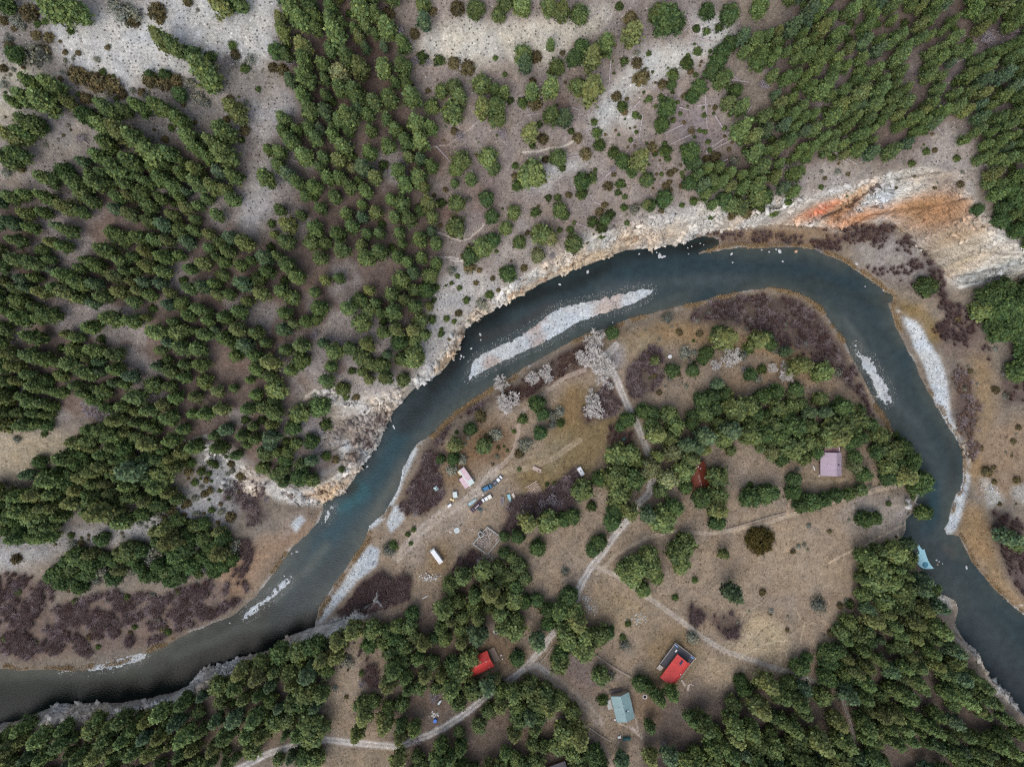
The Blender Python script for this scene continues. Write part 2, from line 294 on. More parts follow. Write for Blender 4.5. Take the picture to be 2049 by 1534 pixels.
WILLOW = ['862,878 885,850 925,815 970,785 1000,790 920,835 890,875 888,900 870,950 893,990 860,1018 815,1028 800,1020 808,985 830,930', '1002,782 1060,745 1100,720 1160,695 1195,675 1190,700 1165,738 1100,765 1040,800 1010,810',
 '1395,612 1500,588 1580,598 1640,630 1690,705 1730,785 1752,835 1700,772 1665,738 1640,745 1600,705 1540,680 1480,650 1440,640 1380,645',
 '1252,745 1300,690 1335,715 1310,780 1270,795 1255,780', '1188,792 1215,757 1240,790 1252,815 1220,832 1170,842 1158,822', '1215,850 1240,845 1270,870 1250,900 1215,880',
 '-200,1200 60,1155 120,1170 100,1220 200,1190 300,1190 400,1170 440,1150 482,1155 500,1185 450,1232 350,1282 200,1308 -200,1325', '-200,1130 70,1150 60,1190 -200,1210',
 '1008,1022 1040,990 1080,990 1120,965 1150,935 1165,960 1155,1000 1120,1018 1060,1040 1030,1030', '672,1228 700,1205 722,1165 770,1140 820,1158 818,1198 775,1208 735,1222', '905,1135 925,1110 950,1098 968,1125 940,1150 912,1152',
 '1380,1210 1400,1205 1420,1225 1410,1250 1380,1240', '1425,1225 1450,1220 1490,1240 1480,1275 1450,1275 1430,1250', '468,1100 482,1075 510,1100 500,1140 470,1150', '1000,1070 1020,1020 1060,1040 1020,1080',
 '705,880 760,820 790,815 770,850 757,885 738,912 720,900', '1640,458 1740,450 1780,440 1800,470 1760,500 1700,490 1600,478 1450,462 1400,476 1500,490 1600,492 1690,520 1660,480', '1790,470 1830,485 1820,520 1790,505', '1810,530 1850,505 1890,560 1900,600 1830,580 1780,560 1720,540 1760,540',
 '1905,730 1935,740 1962,860 1955,930 1935,905 1912,850', '1860,650 1900,640 1960,700 1930,720 1890,720', '1880,580 1960,640 1990,720 1930,690 1880,650', '2000,740 2060,740 2060,800 2010,820', '1985,1015 2030,1040 2060,1100 2060,1210 2010,1130 1990,1080',
 '480,940 540,965 520,1000 530,1040 500,1050 480,1010 450,990', '720,1290 735,1320 760,1340 760,1370 725,1380', '2060,820 2010,640 2060,600']
for i, P in enumerate(WILLOW): paint(P, (116, 100, 94) if i in (6, 7, 20, 21) else (90, 76, 74), 3, .8, .1)
for P, c, k, a in [('1700,482 1790,468 1835,500 1865,565 1800,562 1735,535', (150, 144, 142), 4, .85), ('1380,640 1300,665 1210,680', (150, 120, 84), 3, 1),
 ('1780,600 1830,610 1880,660 1870,700 1830,640 1800,630', (134, 112, 66), 4, .9), ('1930,700 1985,720 2000,800 1990,900 1960,900 1950,780', (146, 124, 96), 5, .9), ('1950,880 2060,820 2060,1000 1960,1000', (142, 122, 102), 6, .9),
 ('1935,900 1955,890 1975,940 1950,970 1930,940', (150, 126, 94), 3, .85), ('1925,1000 1965,1010 1990,1070 2000,1130 2060,1220 2060,1240 1990,1180 1930,1090 1905,1040', (150, 124, 90), 4, .85),
 ('1300,470 1380,455 1385,475 1560,470 1580,492 1450,494', (120, 100, 84), 4, .5), ('1960,955 1980,955 2005,1008 1975,1015 1970,990', (172, 170, 164), 2, .9), ('2020,980 2060,960 2060,1010 2020,1000', (170, 170, 168), 2, .8),
 ('430,1130 500,1090 560,1060 620,1020 640,1030 560,1110 500,1190 460,1200', (152, 126, 104), 6, .9), ('1480,450 1660,455 1700,470 1560,480 1450,470', (140, 112, 78), 4, .6),
 ('560,1025 600,1020 620,1030 590,1050 560,1080', (150, 140, 136), 3, .6)]:
    paint(P, c, k, a)
# golden reed fringe along the low banks
rb = blur(RIV, 4); low = np.clip(1-(blur(ZZ, 6)-2.2)/1.5, 0, 1)*(slope < .9)
gold = np.clip(rb*4, 0, 1)*land*low*np.clip(fbm(XX, YY, 5, 88, 3)*3-.9, 0, 1)*np.clip(fbm(XX, YY, 28, 89, 3)*5-1.7, .12, 1)
gold *= ~((PX > 1790) & (PX < 1880) & (PY > 860) & (PY < 1190))
COL = COL*(1-gold[..., None]*.9)+np.array(lin((140, 116, 86)))*gold[..., None]*.9
# gravel
GRAVEL = np.zeros(XX.shape)
for P in ['1805,632 1832,645 1852,672 1877,712 1890,745 1898,790 1902,832 1914,862 1924,892 1908,885 1886,850 1872,810 1862,770 1850,735 1828,690', '1926,935 1942,955 1932,982 1928,1012 1912,1060 1895,1075 1885,1055 1904,1010 1912,985',
 '634,1244 650,1213 690,1163 715,1120 742,1090 760,1098 752,1132 716,1162 682,1202 645,1248', '772,1045 785,1012 803,1008 808,1038 780,1066', '835,883 842,888 815,935 800,985 775,1030 740,1062 735,1050 780,1000 800,940', '580,1048 600,1030 612,1040 590,1065', '640,1285 700,1260 690,1240 640,1262']:
    GRAVEL = np.maximum(GRAVEL, blur(inpoly(qx, qy, S(P)), 1)*land)
# thin pale strand all along the water
strand = np.clip(blur(RIV, 2)*2.4, 0, 1)*land*low*np.clip(fbm(XX, YY, 11, 18, 3)*6-3, 0, 1)
GRAVEL = np.maximum(GRAVEL, strand*.8)
GRAVEL = np.maximum(GRAVEL, BAR*1.0)
gc = np.array(lin((192, 199, 206))); COL = COL*(1-GRAVEL[..., None])+gc*GRAVEL[..., None]
sp = (BAR*(PX > 900)*np.clip((fbm(XX, YY, 18, 61, 3)-.55)*6, 0, 1))[..., None]*.6; COL = COL*(1-sp)+np.array(lin((176, 150, 136)))*sp
SC = np.maximum(SC, GRAVEL*.8)
# roads and tracks
ROADS = [(S('1232,690 1214,712 1222,735 1238,770 1258,815 1275,850 1290,890 1302,920 1307,950 1300,985 1275,1010 1255,1040 1225,1080 1187,1128 1165,1165 1152,1200 1120,1252 1085,1297 1050,1335 1020,1360 970,1395 920,1435 860,1470 795,1493 720,1487 650,1479 590,1490 530,1510 470,1540'), 8.5, (176, 171, 168), 1),
 (S('1170,740 1130,755 1085,790 1048,820 1036,850 1036,880 1022,910 985,950'), 5, (150, 134, 122), .8),
 (S('990,945 960,980 930,1005 880,1030 840,1065 795,1115'), 13, (160, 148, 138), .6),
 (S('1187,1130 1240,1155 1290,1190 1340,1225 1400,1270 1450,1302 1520,1325 1580,1345 1645,1368'), 6, (162, 152, 142), .85),
 (S('1195,1148 1230,1112 1290,1076 1350,1062 1420,1068 1480,1058 1540,1045 1580,1030 1640,1010 1720,990 1790,972'), 4.5, (164, 148, 130), .7),
 (S('1058,1333 1100,1352 1140,1385 1180,1420 1200,1445'), 13, (148, 134, 122), .7), (S('1085,1440 1130,1436 1165,1450 1205,1490 1240,1560'), 6, (140, 124, 116), .6),
 (S('1680,1385 1700,1440 1712,1490'), 4, (158, 148, 144), .8), (S('1660,1125 1740,1085 1810,1048'), 2.5, (168, 150, 128), .6), (S('1000,945 1060,935 1110,915 1160,880'), 7, (150, 134, 112), .5),
 (S('1050,1334 1075,1330 1095,1345'), 7, (162, 156, 152), .8), (S('860,515 905,515 940,525 900,520'), 1.5, (180, 172, 165), .8), (S('860,460 890,470 920,482 940,478 970,448'), 1.6, (180, 168, 158), .7), (S('1048,306 1090,300 1135,290 1160,275'), 3, (172, 166, 158), .7),
 (S('820,300 900,290 960,240 1050,190 1120,140 1200,80 1260,20'), 1.5, (158, 146, 140), .5), (S('1262,1452 1272,1462 1285,1475'), 3, (158, 142, 134), .8), (S('1237,1446 1260,1455 1283,1475'), 2, (160, 146, 136), .7), (S('1272,1437 1276,1462'), 1.8, (160, 146, 136), .7),
 (S('1462,1300 1490,1270 1500,1235 1530,1225'), 1.6, (120, 104, 86), .6), (S('1490,1300 1530,1255 1580,1240'), 1.4, (120, 104, 86), .5), (S('1480,1318 1520,1290 1575,1280'), 1.4, (186, 170, 142), .7), (S('1560,1320 1600,1290 1610,1250 1590,1215'), 2, (176, 160, 134), .2), (S('1440,1305 1475,1260 1490,1225 1530,1200'), 1.6, (180, 164, 138), .2), (S('1515,1335 1555,1310 1585,1270 1580,1235'), 1.4, (120, 104, 88), .2), (S('1550,1300 1600,1255 1650,1240'), 1.5, (172, 154, 128), .15), (S('1600,960 1640,965 1690,960'), 4, (164, 146, 118), .5), (S('1573,1030 1580,1005 1582,990'), 3, (152, 130, 110), .6)]
ROADM = np.zeros(XX.shape)
rj = (fbm(XX, YY, 6, 71, 3)-.5)*5
for P, hw, c, a in ROADS:
    c = tuple(min(255, v+24) for v in c); a = min(1, a+.15)
    D = dline(PX+rj, PY+rj*.6, P, hw*2.5+4)
    m = np.clip(1.25-D/hw, 0, 1); m = m*m*(3-2*m)
    rut = np.exp(-((D-hw*.55)/(hw*.28))**2) if hw > 3 else m
    m2 = m*a*(.5+.75*rut); m2 = np.clip(m2*(.8+.4*fbm(XX, YY, 3, 91, 2)), 0, 1)[..., None]
    COL = COL*(1-m2)+np.array(lin(c))*m2
    if hw >= 4.4 and a > .65 and hw < 12: ROADM = np.maximum(ROADM, (D < hw).astype(float))
    SC = SC*(1-m*.7)
# curved wheel marks in the meadow
D = np.hypot(PX-1075, PY-950); ang = (PX > 1080) & (PY < 985)
rm = (np.sin(D*.9)*.5+.5)*np.clip(1-np.abs(D-38)/22, 0, 1)*ang*.28; COL = COL*(1-rm[..., None])+np.array(lin((160, 142, 110)))*rm[..., None]
# rock
rockcol = np.array(lin((214, 211, 206))); cream = np.array(lin((212, 184, 150)))
ROCK = np.clip((slope-1.05)/.5, 0, 1)*(ZZ > .8)*land
for P in ['430,905 480,930 560,965 620,975 680,940 690,905 650,895 640,870 650,830 690,800 780,785 880,715 930,650 1050,570 1040,600 920,680 900,745 800,815 780,860 700,980 640,1008 560,1000 500,985 450,950', '1060,560 1180,470 1260,445 1440,405 1620,390 1700,370 1700,420 1560,450 1400,460 1250,505 1100,565',
 '1395,440 1440,400 1460,405 1420,450', '1640,400 1750,360 1850,335 1940,350 1960,420 2030,490 2060,500 2060,560 1900,575 1870,520 1780,440 1660,460', '640,800 700,795 700,815 660,825', '1840,930 1868,935 1866,1040 1830,1080 1812,1075 1815,1040 1830,1020 1822,990',
 '1870,1170 1940,1205 1960,1260 1975,1310 2060,1410 2060,1440 2000,1390 1960,1330 1930,1270 1920,1220 1860,1210', '-50,1440 130,1400 300,1390 400,1330 560,1280 650,1250 770,1190 765,1215 690,1265 600,1295 480,1345 360,1410 200,1438 -50,1480']:
    ROCK = np.maximum(ROCK, blur(inpoly(QX*.5+PX*.5, QY*.5+PY*.5, S(P)), 3)*np.clip(.35+slope*.9, 0, 1)*land)
sc1 = .4*fbm(XX*.7+YY*.22, YY*1.4-XX*.5, 6, 44, 5)+.6*fbm(XX, YY, 2.0, 45, 3)
crk = np.clip(1-np.abs(fbm(XX+YY*.3, YY*1.5, 5, 145, 4)-.5)*26, 0, 1); sc1 = sc1*(1-.62*crk)*(1-.35*np.clip((fbm(XX, YY, 3, 146, 3)-.55)*6, 0, 1)); sc2 = fbm(XX, YY, 11, 46, 4)
rc = rockcol*(.62+.6*sc1)[..., None]
cm = np.clip((sc2-.48)*4, 0, 1)[..., None]*.55; rc = rc*(1-cm)+cream*(.7+.5*sc1)[..., None]*cm
R3 = ROCK[..., None]*.95; COL = COL*(1-R3)+rc*R3
def rockpaint(P, rgb, k=3, a=.9):
    global COL
    m = (blur(inpoly(QX*.4+PX*.6, QY*.4+PY*.6, S(P)), k)*a*np.clip(ROCK+.3, 0, 1))[..., None]
    COL = COL*(1-m)+np.array(lin(rgb))*(.68+.62*sc1)[..., None]*m
rockpaint('1500,436 1590,425 1680,395 1745,365 1760,372 1700,415 1600,440 1560,448', (206, 166, 122))
rockpaint('1585,432 1640,412 1680,402 1676,416 1640,430 1600,434', (214, 110, 66), 2, 1)
rockpaint('1640,432 1700,400 1750,375 1720,410 1660,446', (160, 118, 84), 2, .9)
rockpaint('1640,446 1720,420 1830,395 1900,385 1930,400 1940,430 1880,440 1800,430 1770,425 1700,455', (204, 142, 92), 3, .95)
rockpaint('1780,405 1900,380 1935,410 1960,470 1900,500 1820,455', (186, 142, 98), 3, .9); rockpaint('1880,400 1925,420 1935,450 1900,440', (196, 128, 84), 3, .7)
rockpaint('1840,470 1920,480 1990,510 1900,550 1860,500', (206, 188, 160), 4, .9); rockpaint('1850,340 1920,350 1935,375 1880,385 1840,375', (132, 116, 106), 3, .9)
rockpaint('1720,390 1820,365 1850,380 1760,410', (200, 204, 206), 3, .9); rockpaint('1900,560 2060,505 2060,545 1920,575', (188, 190, 188), 3, .9)
rockpaint('1000,598 1100,545 1250,480 1240,500 1100,560 1020,605', (216, 190, 154), 2, .8); rockpaint('1240,470 1380,450 1370,480 1250,498', (206, 184, 158), 3, .7)
rockpaint('855,745 890,715 912,680 925,655 930,662 912,705 890,740', (214, 182, 142), 2, .9); rockpaint('600,985 690,960 715,930 722,935 700,968 650,1000', (206, 176, 142), 2, .8)
rockpaint('640,860 700,830 780,810 740,890 700,900', (138, 122, 110), 4, .75); rockpaint('690,905 715,900 718,925 700,930', (140, 112, 90), 2, .8)
rockpaint('610,970 680,935 700,890 690,880 670,930 600,960', (208, 214, 220), 2, .8)
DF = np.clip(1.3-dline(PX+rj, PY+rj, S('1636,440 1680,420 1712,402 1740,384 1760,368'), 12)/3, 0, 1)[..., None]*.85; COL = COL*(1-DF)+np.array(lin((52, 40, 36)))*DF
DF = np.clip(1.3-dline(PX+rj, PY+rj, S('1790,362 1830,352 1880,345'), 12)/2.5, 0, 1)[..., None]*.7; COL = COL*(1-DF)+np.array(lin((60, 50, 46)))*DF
for q_, w_, c_, a_ in [('1700,455 1740,432 1800,420 1850,415 1930,400', 2.2, (96, 66, 48), .7), ('1790,430 1830,470 1870,505 1905,560', 2.5, (120, 100, 84), .6), ('1820,400 1850,440 1890,470 1960,490', 1.8, (110, 78, 56), .6), ('1850,500 1910,520 1980,505 2049,510', 2, (110, 96, 84), .6), ('1905,555 1960,545 2049,525', 3, (84, 82, 84), .6), ('1920,575 1990,560 2060,545', 2.5, (214, 216, 214), .8),
  ('1660,446 1700,425 1760,410', 1.8, (120, 76, 50), .7), ('1100,548 1160,520 1230,480 1300,470', 1.8, (150, 118, 90), .7), ('1240,497 1300,480 1370,470', 1.6, (140, 120, 104), .6), ('1020,590 1080,560 1120,540', 1.5, (150, 110, 80), .7), ('870,742 900,712 920,670 930,655', 1.6, (160, 116, 82), .7), ('640,900 660,870 690,850 720,830', 2, (84, 76, 76), .7), ('660,905 700,885 735,880', 2, (70, 64, 64), .7), ('560,985 620,992 660,975 700,950', 2.2, (90, 64, 48), .7), ('690,800 740,812 780,800', 1.6, (90, 86, 88), .6),
  ('130,1425 200,1424 280,1410', 1.6, (120, 120, 126), .5), ('440,1345 500,1322 560,1300', 1.6, (110, 104, 100), .5)]:
    DF = (np.clip(1.4-dline(PX+rj*1.3, PY+rj, S(q_), 14)/w_, 0, 1)*a_*np.clip(fbm(XX, YY, 6, 171, 3)*4-1.2, 0, 1))[..., None]; COL = COL*(1-DF)+np.array(lin(c_))*DF
# bank colours under steep low edges
n1 = fbm(XX, YY, 2.2, 101, 3)[..., None]; n2 = fbm(XX, YY, 30, 102, 4)[..., None]
COL = COL*(.72+.56*n1)*(.84+.32*n2)
fl = (XX*.35+YY)
tone = ((fbm(XX, YY, 6, 120, 3)-.5)*.5)[..., None]*np.array([1.0, .4, -.6])
COL = np.clip(COL*(1+tone*.35)*np.array([.98, .975, .94]), .005, .95)
# ---------------------------------------------------------------- helpers for objects
def tag(o, label=None, cat=None, group=None, kind=None):
    if label: o['label'] = label
    if cat: o['category'] = cat
    if group: o['group'] = group
    if kind: o['kind'] = kind
    return o
def empty(name, loc, rz=0.0):
    o = bpy.data.objects.new(name, None); C.objects.link(o); o.location = loc; o.rotation_euler = (0, 0, rz)
    o.empty_display_size = .5; return o
def np_mesh(name, V, Fq, m, attrs=None, smooth=False):
    me = bpy.data.meshes.new(name); V = np.asarray(V, np.float32); Fq = np.asarray(Fq, np.int32); k = Fq.shape[1]
    me.vertices.add(len(V)); me.vertices.foreach_set('co', V.ravel())
    me.loops.add(Fq.size); me.loops.foreach_set('vertex_index', Fq.ravel())
    me.polygons.add(len(Fq)); me.polygons.foreach_set('loop_start', np.arange(len(Fq), dtype=np.int32)*k)
    if smooth: me.polygons.foreach_set('use_smooth', np.ones(len(Fq), bool))
    for n, a in (attrs or {}).items():
        a = np.asarray(a, np.float32)
        if a.ndim == 2:
            at = me.attributes.new(n, 'FLOAT_COLOR', 'POINT'); b = np.ones((len(V), 4), np.float32); b[:, :3] = a; at.data.foreach_set('color', b.ravel())
        else:
            at = me.attributes.new(n, 'FLOAT', 'POINT'); at.data.foreach_set('value', a)
    me.update(calc_edges=True); me.materials.append(m); return me
def obj(name, me, parent=None, loc=None):
    o = bpy.data.objects.new(name, me); C.objects.link(o)
    if parent: o.parent = parent
    if loc is not None: o.location = loc
    return o
# ---------------------------------------------------------------- ground material
def ground_mat():
    m = bpy.data.materials.new('terrain'); m.use_nodes = True; t = m.node_tree; N = t.nodes; L = t.links; b = N['Principled BSDF']
    b.inputs['Roughness'].default_value = .95; b.inputs['Specular IOR Level'].default_value = .15
    a = N.new('ShaderNodeAttribute'); a.attribute_name = 'tint'; s = N.new('ShaderNodeAttribute'); s.attribute_name = 'stony'
    geo = N.new('ShaderNodeNewGeometry')
    def noise(sc_, d=3):
        n = N.new('ShaderNodeTexNoise'); n.inputs['Scale'].default_value = sc_; n.inputs['Detail'].default_value = d; n.inputs['Roughness'].default_value = .65
        L.new(geo.outputs['Position'], n.inputs['Vector']); return n
    n1 = noise(.9); n2 = noise(3.2, 2)
    v = N.new('ShaderNodeTexVoronoi'); v.inputs['Scale'].default_value = .85; L.new(geo.outputs['Position'], v.inputs['Vector'])
    def mr(i, lo, hi, o1, o2):
        k = N.new('ShaderNodeMapRange'); L.new(i, k.inputs[0]); k.inputs[1].default_value = lo; k.inputs[2].default_value = hi; k.inputs[3].default_value = o1; k.inputs[4].default_value = o2; return k.outputs[0]
    def mth(op, x, y):
        k = N.new('ShaderNodeMath'); k.operation = op
        for i, q in enumerate((x, y)):
            if isinstance(q, (int, float)): k.inputs[i].default_value = q
            else: L.new(q, k.inputs[i])
        return k.outputs[0]
    f1 = mr(n1.outputs['Fac'], .3, .7, .78, 1.22); f2 = mr(n2.outputs['Fac'], .35, .65, .78, 1.22)
    dark = mr(v.outputs['Distance'], .2, .42, 1.0, 0.0)       # small stones and tufts
    cellr = mr(v.outputs['Color'], .15, .9, -.85, .6)
    spk = mth('ADD', 1.0, mth('MULTIPLY', mth('MULTIPLY', dark, cellr), mth('ADD', .35, mth('MULTIPLY', s.outputs['Fac'], .65))))
    rk = N.new('ShaderNodeAttribute'); rk.attribute_name = 'rocky'
    mp = N.new('ShaderNodeMapping'); mp.inputs['Rotation'].default_value = (.5, .2, .35); mp.inputs['Scale'].default_value = (.5, 1.0, 1.6); L.new(geo.outputs['Position'], mp.inputs['Vector'])
    n3 = N.new('ShaderNodeTexNoise'); n3.inputs['Scale'].default_value = .17; n3.inputs['Detail'].default_value = 4; n3.inputs['Roughness'].default_value = .6; n3.inputs['Distortion'].default_value = .6; L.new(mp.outputs[0], n3.inputs['Vector'])
    rg = mth('ABSOLUTE', mth('SUBTRACT', n3.outputs['Fac'], .5), 0)
    crk_ = mr(rg, 0.0, .03, -.55, .08)
    f = mth('MULTIPLY', mth('MULTIPLY', mth('MULTIPLY', f1, f2), spk), mth('ADD', 1.0, mth('MULTIPLY', crk_, rk.outputs['Fac'])))
    h = N.new('ShaderNodeHueSaturation'); h.inputs['Saturation'].default_value = .95; L.new(a.outputs['Color'], h.inputs['Color']); L.new(f, h.inputs['Value'])
    L.new(h.outputs[0], b.inputs['Base Color'])
    bp = N.new('ShaderNodeBump'); bp.inputs['Strength'].default_value = .6; bp.inputs['Distance'].default_value = .35
    L.new(mth('ADD', mth('ADD', n1.outputs['Fac'], mth('MULTIPLY', n2.outputs['Fac'], .5)), mth('MULTIPLY', mth('MULTIPLY', rg, 5.0), rk.outputs['Fac'])), bp.inputs['Height']); L.new(bp.outputs[0], b.inputs['Normal'])
    return m
GM = ground_mat()
zone = np.zeros(XX.shape, np.int8)
zone[blur(ROCK > .5, 3) > .55] = 1
zone[(blur(GRAVEL > .5, 1) > .5) & (zone == 0)] = 2
zone[blur(ROADM, 1) > .5] = 3
zc = zone[:-1, :-1]
idx = np.arange(nx*ny).reshape(ny, nx)
for zid, nm in ((0, 'ground'), (1, 'cliff'), (2, 'gravel_bar'), (3, 'dirt_road')):
    jj, ii = np.nonzero(zc == zid)
    q = np.stack([idx[jj, ii], idx[jj, ii+1], idx[jj+1, ii+1], idx[jj+1, ii]], 1)
    u, inv = np.unique(q, return_inverse=True); inv = inv.reshape(q.shape)
    V = np.stack([XX.ravel()[u], YY.ravel()[u], ZZ.ravel()[u]], 1)
    me = np_mesh(nm, V, inv, GM, {'tint': COL.reshape(-1, 3)[u], 'stony': SC.ravel()[u], 'rocky': ROCK.ravel()[u]}, smooth=True)
    tag(obj(nm, me), kind='structure')
# wide plain beyond the modelled valley
V = []; Fq = []
big = 1500.0
ring = [(-big, -big), (big, -big), (big, big), (-big, big)]; inn = [(X0, Y0), (X1, Y0), (X1, Y1), (X0, Y1)]
zi = [zat(*p) for p in inn]
for p in ring: V.append((p[0], p[1], 30))
for p, z in zip(inn, zi): V.append((p[0], p[1], z-.5))
for i in range(4): j = (i+1) % 4; Fq.append((i, j, 4+j, 4+i))
tag(obj('far_ground', np_mesh('far_ground', V, Fq, mat('far_ground', (96, 92, 82), .95, .2, .02))), kind='structure')
# ---------------------------------------------------------------- river
st = 2
Xw = XX[::st, ::st]; Yw = YY[::st, ::st]; PWX = CX+Xw*F/H; PWY = CY-Yw*F/H
ww = (fbm(Xw, Yw, 16, 201, 3)-.5)*26; wq = (fbm(Xw, Yw, 16, 207, 3)-.5)*26
WC = np.empty(Xw.shape+(3,)); WC[:] = lin((50, 66, 76))
def wpaint(P, rgb, k=5, a=1.0, line=None):
    if line: m = np.clip(1.3-dline(PWX+ww*.5, PWY+wq*.5, S(P), line*3)/line, 0, 1)
    else: m = inpoly(PWX+ww*.6, PWY+wq*.6, S(P))
    m = (blur(m, max(1, k//3))*a)[..., None]; WC[:] = WC*(1-m)+np.array(lin(rgb))*m
wpaint('-200,1300 520,1200 640,1240 640,1300 400,1400 -200,1500', (30, 40, 40), 6)
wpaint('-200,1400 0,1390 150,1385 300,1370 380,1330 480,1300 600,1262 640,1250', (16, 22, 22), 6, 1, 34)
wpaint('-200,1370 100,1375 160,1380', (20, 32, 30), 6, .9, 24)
wpaint('0,1352 120,1352 220,1350 330,1330', (64, 70, 68), 3, .6, 5)
wpaint('170,1352 240,1348 300,1340 240,1358', (26, 42, 32), 3, .8, 8)
wpaint('350,1310 420,1280 480,1258 540,1250', (62, 72, 74), 5, .8, 10)
wpaint('560,1240 620,1180 680,1110', (46, 58, 68), 5, .8, 26)
wpaint('640,1100 690,1040 720,1000 770,930 800,870', (32, 66, 82), 6, .95, 22)
wpaint('680,1020 730,990 720,970', (34, 84, 100), 4, .8, 12)
wpaint('655,1090 600,1150 545,1200', (82, 90, 92), 4, .7, 9); wpaint('760,1010 740,1040 790,960 810,925', (84, 92, 94), 3, .8, 7)
wpaint('690,985 715,970 700,990', (22, 30, 22), 2, .9, 6)
wpaint('810,850 860,790 910,730 940,690 1000,640', (34, 46, 54), 5, .95, 22)
wpaint('860,775 905,730 930,680 960,650 1020,615 1080,585', (24, 30, 34), 4, .95, 12)
wpaint('1060,600 1150,565 1240,525 1330,505 1390,500', (32, 40, 44), 5, .9, 16)
wpaint('1370,500 1400,490 1435,484', (22, 20, 14), 2, .95, 12)
wpaint('960,680 1040,650 1100,615', (62, 62, 66), 5, .7, 10); wpaint('1200,585 1300,565 1400,560 1480,558', (72, 84, 94), 6, .8, 14)
wpaint('1240,545 1400,525 1550,520 1650,545 1720,590', (44, 62, 74), 7, .85, 26)
wpaint('1540,568 1600,570 1640,592', (30, 48, 58), 3, .8, 6); wpaint('1620,560 1700,590 1770,610', (52, 60, 62), 4, .5, 12)
wpaint('1690,620 1740,680 1790,760 1830,840', (62, 74, 82), 6, .8, 26); wpaint('1700,660 1730,700 1690,640', (92, 100, 106), 3, .8, 6)
wpaint('1680,650 1760,760 1800,820 1850,860', (82, 92, 98), 6, .6, 9); wpaint('1770,595 1784,592', (20, 24, 22), 1, .9, 7)
wpaint('1810,840 1870,920 1890,980', (68, 80, 88), 6, .8, 24); wpaint('1895,880 1912,940 1905,970', (52, 56, 60), 4, .7, 9)
wpaint('1865,970 1868,1030 1850,1070', (34, 64, 80), 4, .9, 16); wpaint('1860,1085 1880,1140 1940,1220 2000,1300 2049,1370', (66, 76, 84), 6, .8, 40)
wpaint('1890,1090 1905,1110', (84, 84, 82), 3, .7, 9); wpaint('1990,1330 2049,1390', (60, 62, 76), 4, .7, 10)
lb = blur(land & (low > .3) & (slope < 1.2), 12)[::st, ::st]; sb = np.clip(lb*2.2, 0, 1)[..., None]*.5*np.clip(fbm(Xw, Yw, 22, 220, 3)*4-1.2, 0, 1)[..., None]; WC = WC*(1-sb)+np.array(lin((92, 96, 92)))*sb
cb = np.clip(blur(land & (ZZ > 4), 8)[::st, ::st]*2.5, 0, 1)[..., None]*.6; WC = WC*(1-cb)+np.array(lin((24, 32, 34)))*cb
wpaint('1080,690 1180,650 1300,610 1400,585', (76, 86, 92), 3, .5, 8); wpaint('870,830 940,770 1010,730', (62, 72, 78), 3, .6, 9)
# pale shallows round every bar
bb_ = blur(BAR[::st, ::st], 3)[..., None]*.6; WC = WC*(1-bb_)+np.array(lin((96, 102, 106)))*bb_
WC *= (.86+.28*fbm(Xw, Yw, 7, 210, 4))[..., None]*np.array([1.06, 1.0, .86])
msk = blur(RIV[::st, ::st], 2) > .02
jj, ii = np.nonzero(msk[:-1, :-1]); n2x = Xw.shape[1]; idw = np.arange(Xw.size).reshape(Xw.shape)
q = np.stack([idw[jj, ii], idw[jj, ii+1], idw[jj+1, ii+1], idw[jj+1, ii]], 1); u, inv = np.unique(q, return_inverse=True); inv = inv.reshape(q.shape)
V = np.stack([Xw.ravel()[u], Yw.ravel()[u], np.zeros(len(u))], 1)
wm = bpy.data.materials.new('water'); wm.use_nodes = True; t = wm.node_tree; N = t.nodes; L = t.links; b = N['Principled BSDF']
a = N.new('ShaderNodeAttribute'); a.attribute_name = 'tint'
g = N.new('ShaderNodeNewGeometry'); mp = N.new('ShaderNodeMapping'); mp.inputs['Rotation'].default_value = (0, 0, .6); mp.inputs['Scale'].default_value = (1, 2.2, 1); L.new(g.outputs['Position'], mp.inputs['Vector'])
nz = N.new('ShaderNodeTexNoise'); nz.inputs['Scale'].default_value = .8; nz.inputs['Detail'].default_value = 4; L.new(mp.outputs[0], nz.inputs['Vector'])
nb = N.new('ShaderNodeTexNoise'); nb.inputs['Scale'].default_value = .25; nb.inputs['Detail'].default_value = 5; L.new(g.outputs['Position'], nb.inputs['Vector'])
mr_ = N.new('ShaderNodeMapRange'); mr_.inputs[1].default_value = .3; mr_.inputs[2].default_value = .7; mr_.inputs[3].default_value = .84; mr_.inputs[4].default_value = 1.16; L.new(nb.outputs['Fac'], mr_.inputs[0])
hs = N.new('ShaderNodeHueSaturation'); L.new(a.outputs['Color'], hs.inputs['Color']); L.new(mr_.outputs[0], hs.inputs['Value']); L.new(hs.outputs[0], b.inputs['Base Color'])
b.inputs['Specular IOR Level'].default_value = .3; b.inputs['Roughness'].default_value = .16; b.inputs['IOR'].default_value = 1.33
bp = N.new('ShaderNodeBump'); bp.inputs['Strength'].default_value = .6; bp.inputs['Distance'].default_value = .2; L.new(nz.outputs['Fac'], bp.inputs['Height']); L.new(bp.outputs[0], b.inputs['Normal'])
tag(obj('river', np_mesh('river', V, inv, wm, {'tint': WC.reshape(-1, 3)[u]}, smooth=True)), kind='structure')
